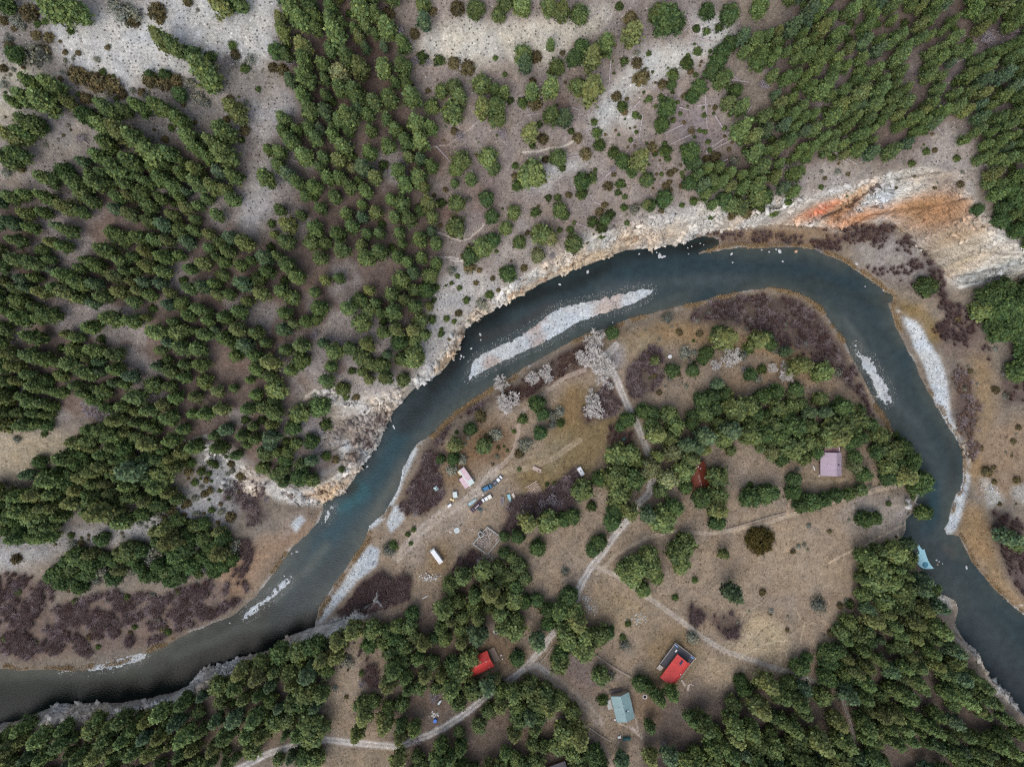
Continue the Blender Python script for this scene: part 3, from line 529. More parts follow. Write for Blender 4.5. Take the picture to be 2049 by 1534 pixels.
# ---------------------------------------------------------------- plants: meshes
def quads(P, N1, size, rs):
    """flat leaf-clump faces at points P with normals N1"""
    n = len(P); a = rs.normal(size=(n, 3)); t1 = np.cross(N1, a); t1 /= np.linalg.norm(t1, axis=1)[:, None]+1e-9; t2 = np.cross(N1, t1)
    s = size*(.6+.8*rs.rand(n))[:, None]; l = (.55+.9*rs.rand(n))[:, None]
    V = np.stack([P-t1*s-t2*s*l*.5, P+t1*s*.55-t2*s*l, P+t1*s+t2*s*l*.5, P-t1*s*.55+t2*s*l], 1).reshape(-1, 3)
    return V, np.arange(n*4).reshape(n, 4)
def crown_mesh(name, seed, kind, m, base):
    """unit crown: radius 1, height hh (in radii), clumps of needles over a twiggy core darkened for inner shade"""
    rs = np.random.RandomState(seed)
    hh = {'pine': 3.8, 'broad': 2.3, 'bush': 1.15, 'sage': 1.0, 'dome': .8}[kind]; z0 = {'pine': .8, 'broad': .35, 'bush': .05, 'sage': .05, 'dome': .02}[kind]
    nc = {'pine': 132, 'broad': 125, 'bush': 46, 'sage': 44, 'dome': 420}[kind]; per = {'pine': 15, 'broad': 15, 'bush': 12, 'sage': 9, 'dome': 9}[kind]
    def prof(t):
        if kind == 'pine': return np.minimum(1, (t/.22+.12)**.6)*np.clip(1-t, 0, 1)**.74*1.12
        return np.sqrt(np.clip(1-((t-.38)/.64)**2, 0.02, 1))
    ph = rs.rand(6)*6.28
    t = rs.rand(nc)**(.85); th = rs.rand(nc)*6.283
    lob = 1+.16*np.sin(3*th+ph[0]+t*5)+.10*np.sin(5*th+ph[1]-t*9)
    if kind == 'dome': lob = 1+.05*np.sin(3*th+ph[0])
    r = prof(t)*lob*(.66+.42*rs.rand(nc))
    c = np.stack([r*np.cos(th), r*np.sin(th), z0+t*(hh-.1)], 1)
    c = np.vstack([c, [[rs.normal()*.08, rs.normal()*.08, z0+hh-.02]]*3]); nc += 3
    out = c-np.array([0, 0, z0+hh*.4]); out /= np.linalg.norm(out, axis=1)[:, None]
    cs = {'pine': .27, 'broad': .25, 'bush': .26, 'sage': .3, 'dome': .12}[kind]*(.7+.6*rs.rand(nc))
    P = np.repeat(c, per, 0)+rs.normal(size=(nc*per, 3))*np.repeat(cs, per)[:, None]*.62
    Nn = np.repeat(out, per, 0)*.8+rs.normal(size=(nc*per, 3))*.6+np.array([0, 0, .55]); Nn /= np.linalg.norm(Nn, axis=1)[:, None]
    V, Fq = quads(P, Nn, {'pine': .115, 'broad': .105, 'bush': .13, 'sage': .085, 'dome': .045}[kind], rs)
    tone = np.repeat(.62+.76*rs.rand(nc), per)*(.82+.36*rs.rand(nc*per)); warm = np.repeat(rs.rand(nc), per)
    b = np.array(lin(base)); tc = b*tone[:, None]*(1+np.stack([warm*.35-.12, warm*.1-.03, -warm*.2+.05], 1))
    tc = np.repeat(tc, 4, 0)
    # core of inner branches, its colour darkened for shade inside the crown
    k = 12; rows = 9; cv = []
    for i in range(rows+1):
        tt = i/rows; rr = prof(np.array(tt))*.66
        for j in range(k):
            a = j/k*6.283; q = rr*(.8+.4*rs.rand()); cv.append((q*math.cos(a), q*math.sin(a), z0+.05+tt*(hh-.25)))
    cf = [(i*k+j, i*k+(j+1) % k, (i+1)*k+(j+1) % k, (i+1)*k+j) for i in range(rows) for j in range(k)]
    o = len(V); V = np.vstack([V, cv]); Fq = np.vstack([Fq, np.array(cf)+o]); tc = np.vstack([tc, np.tile(b*.62, (len(cv), 1))])
    return np_mesh(name, V, Fq, m, {'tint': np.clip(tc, 0.003, 1)})
def tube(V, Fq, a, b, ra, rb, k=5):
    a = Vector(a); b = Vector(b); d = (b-a).normalized(); u = d.orthogonal().normalized(); v = d.cross(u); o = len(V)
    for (p, r) in ((a, ra), (b, rb)):
        for i in range(k):
            an = i/k*6.2832; V.append(tuple(p+u*math.cos(an)*r+v*math.sin(an)*r))
    for i in range(k): Fq.append((o+i, o+(i+1) % k, o+k+(i+1) % k, o+k+i))
BARK = mat('bark', (92, 74, 62), .95, .25, 3)
def trunk_mesh(hh, seed):
    V = []; Fq = []; r = random.Random(seed); p = Vector((0, 0, -.25)); n = 5
    for i in range(n):
        q = Vector((r.uniform(-.04, .04), r.uniform(-.04, .04), -.25+(hh+.2)*(i+1)/n)); tube(V, Fq, p, q, .11*(1-i/n)+.015, .11*(1-(i+1)/n)+.015, 6); p = q
    for i in range(9):
        z = hh*(.2+.07*i); a = r.uniform(0, 6.28); tube(V, Fq, (0, 0, z), (math.cos(a)*.6, math.sin(a)*.6, z+.12), .035, .01, 4)
    return np_mesh('trunk', V, Fq, BARK)
CM = mat('foliage', (70, 90, 40), .8, .10, 2.5, rnd_h=.008, rnd_v=.32, attr='tint', spec=.2)
KINDS = {}
def kind(key, shape, base, n, seeds):
    KINDS[key] = []
    for i in range(n):
        hh = {'pine': 3.9, 'broad': 2.2, 'bush': .9, 'sage': .7, 'dome': .6}[shape]
        KINDS[key].append((crown_mesh('crown', seeds+i, shape, CM, base), trunk_mesh(hh, seeds+i)))
kind('n', 'pine', (101, 119, 74), 5, 100); kind('o', 'pine', (114, 122, 77), 3, 200); kind('b', 'pine', (90, 110, 82), 2, 300)
kind('p', 'broad', (128, 134, 96), 2, 350); kind('g', 'broad', (78, 99, 61), 4, 400); kind('m', 'broad', (103, 118, 74), 4, 450)
kind('k', 'bush', (98, 90, 64), 2, 500); kind('w', 'bush', (78, 96, 54), 2, 550); kind('s', 'sage', (126, 130, 120), 2, 600)
kind('d', 'dome', (78, 70, 36), 1, 650)
CROWNP = {'n': 'mid-green', 'o': 'olive-green', 'b': 'blue-green', 'p': 'pale yellow-green', 'g': 'dark green', 'm': 'bushy green', 'k': 'rusty brown-green', 'w': 'bright green', 's': 'silver-grey', 'd': 'dark olive'}
# ---------------------------------------------------------------- plant positions read off the photo: x,y,radius(px),kind
HAND = '''
1074,806,14,g 1086,828,11,g 1046,838,9,w 1081,866,12,g 1256,839,13,g 1241,853,9,g 1286,823,13,g 1306,828,13,g 1336,830,16,m 1349,850,16,m 1311,868,18,o 1304,850,15,m 1344,903,17,p 1316,912,12,o 1374,890,16,b 1384,918,15,o 1369,940,18,m 1409,873,19,b 1394,895,15,b 1411,898,12,o 1404,800,14,g 1424,793,13,g 1449,788,14,g 1469,818,22,m 1496,813,18,m 1509,828,16,g 1499,848,14,m 1499,870,19,m 1461,860,18,b 1446,876,17,m 1386,833,12,g 1384,848,11,g 1429,818,14,g 1524,793,14,g 1529,868,16,g 1434,768,12,b
1234,910,20,m 1261,908,18,m 1274,923,12,m 1231,953,22,m 1264,958,20,g 1239,985,21,m 1199,958,14,g 1164,980,18,m 1299,935,18,p 1336,958,17,p 1184,1013,9,w 1259,1023,17,o 1236,1008,14,m 1224,1043,15,g 1231,1023,14,g 1294,1028,16,b 1324,1038,22,m 1346,1015,16,g 1326,1053,12,m 1321,980,13,m 1056,1045,17,o 1096,1043,19,m 1126,1040,12,g 1146,1033,13,g 1036,1073,12,g 1076,1095,14,g 1199,1085,14,g 1186,1100,12,g 1434,953,18,m 1404,996,17,g 1434,993,18,m 1434,1018,17,o 1371,975,11,g 1434,1045,14,g 1499,995,17,g 1529,988,17,g 1501,970,6,w
1296,1108,16,m 1274,1130,20,m 1301,1133,19,m 1254,1138,18,m 1371,1085,18,m 1356,1105,20,m 1361,1128,16,m 1449,1108,10,o 1522,1082,28,d 1131,1143,9,s 1039,1130,14,m
1551,783,13,g 1593,780,13,g 1583,795,9,p 1641,798,13,m 1581,813,14,m 1683,818,19,g 1698,833,20,m 1721,820,9,g 1583,853,20,g 1618,825,14,b 1648,825,12,b 1618,853,14,m 1673,858,24,m 1656,873,18,m 1676,878,17,o 1583,895,21,m 1611,885,16,m 1563,875,16,g 1543,905,13,p 1561,918,12,g 1633,905,11,g 1711,880,13,g 1726,875,10,g 1698,885,12,g
1743,850,12,g 1761,873,16,m 1776,900,20,m 1801,895,16,g 1808,878,8,w 1756,903,14,g 1708,915,12,g 1708,932,12,p 1726,948,13,g 1776,935,16,m 1776,955,14,g 1808,953,19,o 1791,928,14,g 1823,933,11,g 1843,920,14,g 1861,965,19,g 1843,965,13,g 1876,1025,12,g 1841,1033,12,m 1826,994,6,w 1728,1038,14,g 1751,1037,11,g 1587,958,12,g 1587,984,14,g 1721,979,11,m 1696,988,11,m 1671,990,12,g 1648,1000,13,g 1621,1003,16,g 1601,1010,13,g 1541,985,14,g 1741,972,4,s
1976,943,10,k 2011,1073,17,b 2031,1085,14,m 1817,1087,12,b 1786,1103,20,m 1811,1118,18,m 1748,1133,22,m 1596,938,5,s 1598,1093,5,s 1616,1099,3,s 1794,1074,3,k
1656,1308,17,g 1676,1300,13,g 1656,1322,14,g 1651,1350,15,g 1686,1345,13,m 1686,1330,10,g 1693,1357,12,g 1661,1359,12,g 1693,1385,17,b 1598,1332,15,g 1614,1314,9,g 1706,1297,8,w 1716,1267,16,m 1733,1260,12,m 1738,1282,12,g 1706,1230,4,w 1715,1239,4,w 1663,1266,7,k 1681,1211,6,k 1638,1210,16,s 1748,1162,20,m 1726,1187,14,m 1766,1202,16,m 1806,1182,20,m 1813,1204,14,m 1796,1215,13,m 1786,1165,17,m 1836,1175,16,b 1843,1157,14,b
1031,1172,14,g 1051,1202,12,g 1074,1200,12,g 1139,1190,15,g 1131,1207,13,g 1121,1222,16,g 1096,1220,13,g 1149,1225,17,m 1156,1245,18,o 1096,1247,12,g 1131,1260,18,m 1139,1280,17,m 1169,1295,21,m 1169,1272,18,m 1199,1267,17,m 1214,1265,13,g 1076,1282,17,b 1119,1325,17,m 1121,1308,14,g 1036,1317,13,g 1031,1257,18,m 1029,1240,15,m 1201,1350,15,m 1221,1353,11,s 1206,1400,10,w 1144,1422,15,m 1279,1365,13,g 1296,1372,12,g 1249,1290,11,s 1246,1275,6,w 1384,1275,13,s 1461,1182,18,b 1470,1196,8,s 1351,1195,6,w 1391,1160,6,w 1256,1247,6,w 1481,1360,11,g 1486,1375,13,g 1511,1370,7,g
1059,1375,20,m 1091,1390,21,m 1076,1407,18,m 1099,1412,16,o 1034,1410,15,m 1039,1437,15,m 1061,1430,14,b 1079,1434,13,m 1029,1467,14,o 1131,1462,20,m 1159,1472,19,o 1119,1487,18,m 1148,1503,18,m 1186,1507,18,g 1199,1527,16,g 1088,1492,12,m 1071,1525,16,m 1244,1520,15,b 1264,1155,17,m 1286,1177,13,m 1314,1155,12,m
562,1305,18,g 634,1290,18,g 622,1292,14,g 679,1280,18,o 709,1257,17,o 647,1315,15,o 527,1325,17,m 584,1347,17,m 617,1347,17,b 614,1382,20,m 544,1367,12,b 584,1366,13,o 587,1407,14,m 607,1405,14,g 549,1442,17,m 577,1440,15,m 622,1445,22,m 627,1469,20,m 612,1510,18,g 632,1514,16,m 694,1322,12,s 724,1347,6,w 727,1410,16,m 729,1432,16,o 717,1462,14,o 749,1400,12,m 739,1290,13,g
940,1315,16,m 920,1342,19,m 906,1328,15,g 947,1377,17,m 977,1367,16,b 1003,1381,15,m 957,1267,20,b 1011,1250,17,m 927,1232,13,m 902,1242,11,o 922,1257,13,m 882,1257,12,m 870,1275,10,g 790,1275,13,g 775,1262,12,g 820,1250,14,m 825,1225,12,g
674,75,18,n 774,57,18,n 724,25,19,n 662,42,14,n 587,25,18,n 604,42,17,n 619,15,17,n 634,60,11,n 569,67,14,o 607,95,16,o 554,105,13,g 612,125,15,n 614,160,18,n 584,162,14,b 719,77,11,o 724,140,17,o 682,147,16,p 769,137,16,n 807,137,16,n 814,170,12,n 712,190,18,n 779,197,17,n 824,195,17,n 749,207,15,n 682,180,14,n 652,192,11,n 622,225,16,n 652,225,14,b 699,237,18,n 682,242,15,n 737,230,12,n 834,250,17,n 842,285,17,n 792,260,14,n 777,292,14,n 864,215,13,m 907,225,19,m 909,175,14,m 919,192,14,n 884,185,12,m 964,170,16,m 992,182,11,n 1009,187,12,n 967,215,17,o 994,217,17,n 994,239,14,m 977,317,17,m 987,337,12,m 922,322,16,m 912,340,12,m 942,360,12,n 909,367,8,n 864,335,13,n 842,320,12,b 837,355,17,n 797,342,14,n 767,330,9,w 727,337,16,b 704,335,9,p 687,295,16,n 667,272,12,n 679,322,14,o 634,280,13,n 619,257,13,n 584,285,15,n 609,312,16,n 569,265,12,n 647,315,12,n 539,300,11,n 562,307,13,n 534,357,16,n 577,350,14,b 597,367,13,n 629,375,15,n 657,355,13,n 679,355,13,n 702,375,13,n 812,370,14,n
847,12,13,m 849,45,14,b 952,20,16,m 998,32,12,m 1009,8,14,m 914,17,14,k 844,115,11,w 879,120,10,w 907,125,11,k 937,135,14,k 777,27,11,k 565,140,10,k 829,68,10,k 866,24,8,k
1044,12,17,m 1099,15,16,m 1124,25,15,o 1159,32,15,m 1264,72,19,o 1261,35,12,k 1334,45,24,g 1319,30,18,m 1354,50,14,g 1164,97,14,g 1184,120,18,o 1149,117,14,g 1211,92,18,n 1239,12,8,w 1046,110,16,m 1051,132,14,b 1073,113,11,k 1101,92,9,n 1114,137,13,m 1101,180,17,n 1064,185,14,n 1046,205,10,w 1072,208,12,k 1184,180,22,o 1156,175,15,m 1104,232,16,n 1129,237,16,b 1061,267,16,o 1086,277,10,k 1116,317,14,m 1091,319,7,k 1064,350,23,m 1036,370,11,w 1155,275,9,k 1171,307,11,k 1194,265,10,w 1199,290,11,w 1229,305,11,w 1234,192,9,k 1284,155,16,k 1274,125,10,k 1249,122,8,w 1244,212,10,w 1271,230,7,w 1279,320,18,o 1246,322,12,g 1264,342,11,g 1334,217,15,g 1324,250,13,g 1331,302,12,w 1306,295,9,k 1294,360,12,m 1341,346,7,k 1333,372,7,k 1381,307,16,g 1384,325,12,g 1446,162,16,n 1471,182,12,g 1456,207,13,o 1481,217,15,n 1481,262,18,n 1434,125,14,g 1444,107,14,g 1424,145,13,g 1399,175,13,g 1386,192,12,g 1459,90,13,g 1414,25,13,g 1459,32,16,g 1374,125,12,w 1346,150,11,w 1326,170,9,k 1344,170,8,g 1396,102,8,w 1414,62,7,w 1439,55,8,w 1393,57,7,w 1486,75,14,b 1519,15,16,n 1516,120,16,n 1509,87,15,n 1431,315,10,k 1469,320,11,s 1394,330,10,b 1381,367,13,g 1406,372,13,b 1429,377,8,g 1509,307,16,n 1524,335,16,n 1514,370,15,n 1486,375,12,n 1164,364,14,g 1184,355,10,w 1216,372,9,k 1241,367,9,w
804,409,15,m 857,409,15,o 842,421,11,g 882,406,9,w 914,407,14,m 912,454,17,m 974,399,13,g 984,434,12,g 1012,456,12,m 964,496,18,m 987,481,12,g 941,513,14,g 904,540,10,s 939,536,11,k 959,540,5,k 1017,549,14,g 862,551,14,m 854,581,14,g 829,581,12,m 963,606,13,s 864,639,8,w 933,600,7,w 919,576,5,w 903,566,4,w 979,589,8,w 997,580,4,k 917,626,7,k 893,637,6,w 908,643,5,w 882,668,6,w 883,659,4,w 898,679,4,k 829,716,18,m 832,704,14,m 799,684,14,g 829,681,12,m 827,661,14,o 792,659,14,o 804,719,12,m 742,729,10,m 772,756,14,o 807,759,12,m 727,744,9,m
1028,426,12,m 1119,421,13,m 1129,431,9,g 1084,469,18,m 1101,476,13,p 1039,486,12,m 1149,489,16,m 1076,511,12,p 1071,424,9,w 1141,459,7,w 1048,536,7,k 1186,444,10,w 1204,456,10,w 1211,440,9,g 1199,424,8,k 1221,429,9,w 1329,399,14,g 1294,409,9,o 1301,411,10,g 1249,416,7,w 1271,416,11,s 1255,446,5,w 1251,455,5,s 1116,395,7,w 1164,389,11,w 1236,385,6,w 1423,433,6,g 1365,411,5,w 1481,414,14,m 1461,409,14,m 1511,396,17,m 1514,414,13,m 1449,399,13,g 1489,429,10,k 1519,419,9,g 1529,394,14,g 1462,428,10,k 1555,420,10,w 1578,405,7,w
1336,636,12,s 1225,666,11,g 1449,676,23,o 1440,668,14,g 1514,681,17,o 1530,676,12,g 1310,721,9,o 1345,741,12,g 1386,741,11,g 1414,706,12,g 1406,719,9,g 1499,696,11,w 1486,711,10,s 1501,749,11,g 1524,738,9,w 1371,706,12,s 1516,760,9,s 1341,757,7,s 1598,731,19,o 1643,744,18,m 1678,746,10,s 1571,704,11,b 1541,690,10,g 1556,700,10,s
1853,574,17,g 1978,596,21,g 1961,621,18,m 1998,621,23,g 2026,616,20,g 2018,641,22,g 1986,646,15,g 2043,584,15,g 2036,741,19,g 2045,600,20,g 2045,700,16,g 1956,419,10,g 2003,441,13,g 2033,461,14,g 2008,416,13,g 2031,396,16,g 2015,380,14,g 1846,565,9,g
82,923,11,g 90,945,9,g 60,948,11,b 33,878,8,s 88,868,6,w 133,882,5,s 325,948,19,m 270,940,23,b 215,1020,23,o 75,1033,20,m 205,1078,12,g 348,1080,18,o 380,925,10,w 403,943,8,w 378,943,9,k 420,925,6,w 430,930,7,w 390,965,7,w 408,988,7,k 388,997,8,s 373,1007,8,k 343,1020,11,k 315,1030,10,s 275,1023,6,w 280,1047,7,s 220,1053,3,s 243,1067,5,s 143,1088,10,s 213,1038,9,s 20,1078,11,s 33,1118,10,k 423,1020,6,w 460,1035,10,k 443,1023,8,s 395,1028,8,s 403,974,5,s 413,960,6,k 483,952,9,k 463,928,7,k
639,813,18,g 599,828,17,m 587,855,13,g 652,849,11,w 624,883,13,g 547,873,15,b 542,888,12,b 532,905,14,m 554,903,10,m 577,903,12,m 572,918,12,g 604,930,12,m 624,920,12,b 652,913,9,w 602,953,16,g 569,963,10,g 569,938,10,m 527,935,12,m 557,948,13,m 683,939,6,w 672,920,7,k 692,793,7,w 712,794,7,k 632,788,10,s 687,778,12,m 554,778,18,m 524,813,12,m 549,800,11,g
911,890,15,o 968,893,14,m 941,858,11,g 994,870,13,s 924,920,12,s 904,941,13,s 907,918,11,g 882,918,8,g 777,1100,13,s 786,1092,9,w 816,1068,5,w 828,1059,5,w 822,1087,4,w 961,833,11,k 1009,1073,9,g 1009,1105,10,g 1024,1115,10,m 1104,830,12,s 1121,824,10,s 1050,888,14,s 1060,885,8,s 1040,908,9,k 1104,1000,6,g 1122,847,8,w 1105,850,9,s 977,880,8,k
245,24,20,s 268,30,17,s 312,22,16,k 320,40,8,k 262,40,14,k 225,8,12,s 375,4,9,k 395,20,4,s 60,25,16,k 12,10,16,g 30,42,12,s 6,42,9,k 45,55,8,s 28,57,6,k 72,70,9,k 97,76,9,k 75,105,22,s 90,100,9,k 31,110,15,g 18,80,10,s 6,137,7,k 20,95,10,k 120,83,3,k 215,95,5,k 130,105,5,k 205,92,2,k 148,112,3,s 145,118,4,s 130,120,5,s 152,150,15,k 168,158,12,k 195,165,17,k 225,170,16,k 245,188,9,k 178,198,8,k 265,180,6,s 283,185,7,k 87,152,6,s 6,168,8,s 23,180,6,s 25,138,5,s 33,205,9,k 168,195,9,k 192,213,6,s 46,135,4,k 300,160,15,k 330,165,15,k 350,160,12,k 360,190,12,g 330,150,10,g 300,150,8,g 380,165,12,s 397,195,14,s 410,205,10,s 420,115,12,w 465,90,8,w 470,110,9,k 460,125,12,s 490,138,9,w 500,120,11,s 545,135,9,k
105,15,22,n 125,22,22,n 145,18,20,n 160,28,17,n 440,8,20,o 460,12,15,g 480,8,14,n 330,85,18,o 352,98,15,n 370,105,11,g 390,115,15,g 412,145,24,n 425,165,17,n 70,170,16,n 110,175,17,n 60,200,17,n 95,208,20,n 120,190,12,g 138,205,13,o 30,205,11,n 65,250,18,n 30,275,18,o 50,268,15,n 85,255,11,g 40,310,16,n 18,318,18,n 205,210,13,n 225,225,16,n 250,222,13,n 285,218,15,n 320,215,15,n 340,225,14,n 170,230,14,g 185,238,13,g 210,255,17,n 250,270,20,o 280,285,19,n 310,310,21,n 220,290,15,n 265,325,18,n 240,340,20,n 365,245,15,n 380,275,18,n 400,300,15,n 450,265,20,n 470,220,17,o 455,315,20,n 440,345,14,b 480,235,14,o 490,260,9,k 130,345,15,g 100,360,16,n 150,365,16,n 200,370,16,n 370,350,14,n 350,375,15,n 400,370,16,n 430,375,15,o 470,355,14,n 290,190,8,s 12,345,10,s 45,338,6,k
'''
import re
TREES = []
for tk in HAND.split():
    a = tk.split(',')
    if float(a[2]) >= 3: TREES.append((float(a[0]), float(a[1]), float(a[2]), a[3]))
nhand = len(TREES)
# crowded woods: fill by throwing darts, clearings left open
OPEN = ['470,215 600,170 600,240 545,300 552,400 530,450 520,490 470,450 482,330', '600,70 640,70 640,150 660,230 640,240 610,200 620,120', '360,600 430,570 445,585 420,600 380,615', '190,400 215,405 205,445 165,450', '395,670 450,690 470,760 440,770 400,720',
 '100,850 110,800 150,780 230,830 200,850 160,870', '560,820 600,850 640,870 600,880 570,860', '1850,262 1860,180 1960,60 2010,20 2060,60 1960,110 1895,200', '1560,20 1600,0 1600,60 1580,90 1560,60', '1570,330 1720,330 1800,300 1870,250 1900,215 1950,260 1960,380 1900,330 1800,345 1600,410', '1745,262 1820,250 1820,300 1750,300', '1660,1375 1705,1385 1725,1500 1700,1500',
 '30,655 70,660 70,700 20,700', '700,260 745,270 730,300 700,290', '770,300 790,310 775,400 740,420 760,330', '570,360 600,380 620,420 600,430', '560,500 600,520 650,530 630,545 580,520', '670,540 730,540 740,580 700,570', '500,590 560,600 600,640 560,620', '1540,120 1590,110 1590,190 1560,200', '1790,100 1870,80 1830,140', '910,1230 930,1150 1000,1260 990,1300 1040,1290 1040,1330 990,1340 930,1290',
 '870,1290 945,1290 1000,1330 920,1370 880,1360', '840,1370 890,1390 890,1460 850,1450', '790,1200 880,1190 890,1260 860,1270 820,1240', '880,1430 930,1460 1000,1430 1020,1500 960,1534 900,1500', '740,1330 770,1330 770,1370 740,1380', '1860,1440 1840,1500 1900,1534 1810,1534', '1330,1395 1340,1440 1290,1440 1290,1400']
DENSE = [(FOREST_L, 27, 10, 16.5, 'nnnnoonbmn', 'the dense wood left of the river'), (FOREST_M, 30, 10, 16, 'nnnonnb', 'the thin wood along the top'),
 (FOREST_R, 23.5, 9.5, 15, 'nnnnbnnno', 'the upper right wood'), (FOREST_SE, 25, 11, 17, 'nnnnbmon', 'the lower right wood'), (FOREST_S, 27, 13, 21, 'mnnobm', 'the wood along the bottom edge'),
 (FOREST_SW, 29, 11, 18, 'nnmobn', 'the lower left cliff-top wood'), (FOREST_SM, 28.5, 12, 19, 'nmomnmo', 'the wood below the foundation'),
 ('150,850 250,850 330,900 380,900 330,960 360,1000 240,1050 200,1040 150,1010 100,1080 20,1070 -60,1080 -60,980 60,980 110,930 150,900', 22, 11, 17, 'ngnnog', 'the wood by pale left scree'),
 ('330,1040 400,1040 450,1060 470,1110 440,1150 380,1150 350,1170 250,1150 140,1180 90,1150 150,1110 220,1100 300,1090 320,1050', 20, 11, 17, 'ggogmgs', 'the grove above willows'),
 ('-60,740 100,760 110,850 -60,860', 19, 10, 14, 'gn', 'the left edge grove'),
 ('1940,590 2100,560 2100,680 1960,660', 24, 15, 22, 'gg', 'the right edge clump'), ('1750,860 1850,930 1850,990 1790,960 1760,920', 22, 10, 14, 'gmm', 'the river rim trees'),
 ('1400,800 1520,790 1740,830 1730,880 1600,920 1420,900', 24, 11, 16, 'gmm', 'the grove inside the bend'),
 ('1300,830 1400,860 1380,960 1300,960', 26, 12, 15, 'mg', 'the grove beside the road')]
pale_ = lambda x, y: float(fbm(np.array([w2((x, y), 40)[0]]), np.array([w2((x, y), 40)[1]]), 22, 500, 4)[0])
rr = random.Random(11)
cell = {}
def near(x, y, d):
    cx, cy = int(x//40), int(y//40)
    for i in (-1, 0, 1):
        for j in (-1, 0, 1):
            for (a, b, r) in cell.get((cx+i, cy+j), ()):
                if (a-x)**2+(b-y)**2 < (d*.5+r)**2: return True
    return False
def put(x, y, r): cell.setdefault((int(x//40), int(y//40)), []).append((x, y, r))
for x, y, r, k in TREES: put(x, y, r*.72)
# houses and other things that must stay visible
for x, y, r in [(970, 1322, 24), (945, 1345, 14), (1350, 1333, 40), (1246, 1415, 36), (1398, 948, 20), (1115, 1530, 22), (880, 1404, 12), (871, 1440, 12), (992, 1264, 12), (1254, 1477, 16), (1664, 925, 34), (1034, 1306, 18), (1003, 1313, 14), (1070, 978, 22), (1024, 996, 17), (1162, 943, 13), (1005, 1001, 10), (1044, 1015, 9), (975, 1081, 34), (914, 1061, 9), (874, 1111, 22), (1340, 713, 7), (960, 1000, 26), (990, 965, 20), (1026, 976, 16), (1074, 939, 13), (930, 955, 20), (905, 995, 14), (1850, 1118, 28), (1925, 1230, 18), (1900, 1205, 14), (1850, 990, 14)]: put(x, y, r)
for (P, hw, c, a) in ROADS[:6]:
    for p, q in zip(P[:-1], P[1:]):
        n = int(math.hypot(q[0]-p[0], q[1]-p[1])/8)+1
        for i in range(n): put(p[0]+(q[0]-p[0])*i/n, p[1]+(q[1]-p[1])*i/n, 6 if hw > 6 else 2)
OP = [S(o) for o in OPEN]
def pin(x, y, P):
    c = False; n = len(P)
    for i in range(n):
        x1, y1 = P[i][:2]; x2, y2 = P[(i+1) % n][:2]
        if (y1 > y) != (y2 > y) and x < (x2-x1)*(y-y1)/(y2-y1)+x1: c = not c
    return c
AREAS = []
for Pt, d, r0, r1, ks, nm in DENSE:
    P = S(Pt); xs_ = [p[0] for p in P]; ys_ = [p[1] for p in P]; AREAS.append((P, nm))
    bx0, bx1 = max(min(xs_), -60), min(max(xs_), 2110); by0, by1 = max(min(ys_), -50), min(max(ys_), 1590)
    tries = int((bx1-bx0)*(by1-by0)/(d*d)*16)
    for _ in range(tries):
        x = rr.uniform(bx0, bx1); y = rr.uniform(by0, by1)
        if not pin(x, y, P): continue
        if any(pin(x, y, o) for o in OP) and rr.random() > .03: continue
        if float(fbm(np.array([x]), np.array([y]), 75, 400, 3)[0]) < (.46 if d > 23.6 else .38) and d > 22.9 and rr.random() < .9: continue
        if d == 27 and pale_(x, y) > .60 and rr.random() < .85: continue
        r = rr.uniform(r0, r1)*(.72 if rr.random() < .14 else 1)
        rr_ = d/((r0+r1)/2)*r*.5
        if near(x, y, 2*rr_*.92): continue
        put(x, y, rr_*.92); TREES.append((x, y, r, rr.choice(ks)))
# small bushes sprinkled on the open stony slopes
BUSHY = [('820,130 1480,60 1440,420 1250,450 1000,580 870,740 850,600 880,540 870,420', 95, 'kwwsk'), ('380,880 450,900 490,960 460,1050 350,1060 200,1080 20,1120 20,1080 230,1040 300,1020', 42, 'kswk'), ('0,30 150,30 250,190 480,130 540,130 480,300 150,320 0,260', 46, 'kksg'),
 ('1240,200 1460,80 1470,350 1220,400', 60, 'wkg'), ('1440,1030 1700,1000 1700,1300 1480,1280', 16, 'sks'), ('1560,330 1900,250 1940,370 1600,410', 26, 'kws'), ('1700,980 1820,990 1820,1070', 6, 'sw'), ('600,1350 720,1250 740,1420', 10, 'sks'), ('1290,640 1400,640 1400,780 1260,800', 22, 'sswk'), ('900,830 1060,860 1040,960 900,900', 14, 'ksg'), ('1020,960 1160,960 1150,1060 1020,1060', 12, 'sg'), ('0,1140 250,1180 450,1160 480,1220 250,1300 0,1320', 40, 'swskg'), ('1400,620 1580,610 1680,700 1560,690', 10, 's'), ('1900,620 2040,720 2040,1100 1950,900', 24, 'sks')]
for Pt, n, ks in BUSHY:
    P = S(Pt); c = 0; t = 0
    while c < n and t < n*30:
        t += 1; x = rr.uniform(min(p[0] for p in P), max(p[0] for p in P)); y = rr.uniform(min(p[1] for p in P), max(p[1] for p in P)); r = rr.choice((2.5, 3, 4, 5, 6.5))
        if pin(x, y, P) and not near(x, y, 2*r):
            put(x, y, r); TREES.append((x, y, r, rr.choice(ks))); c += 1
NATURE = []
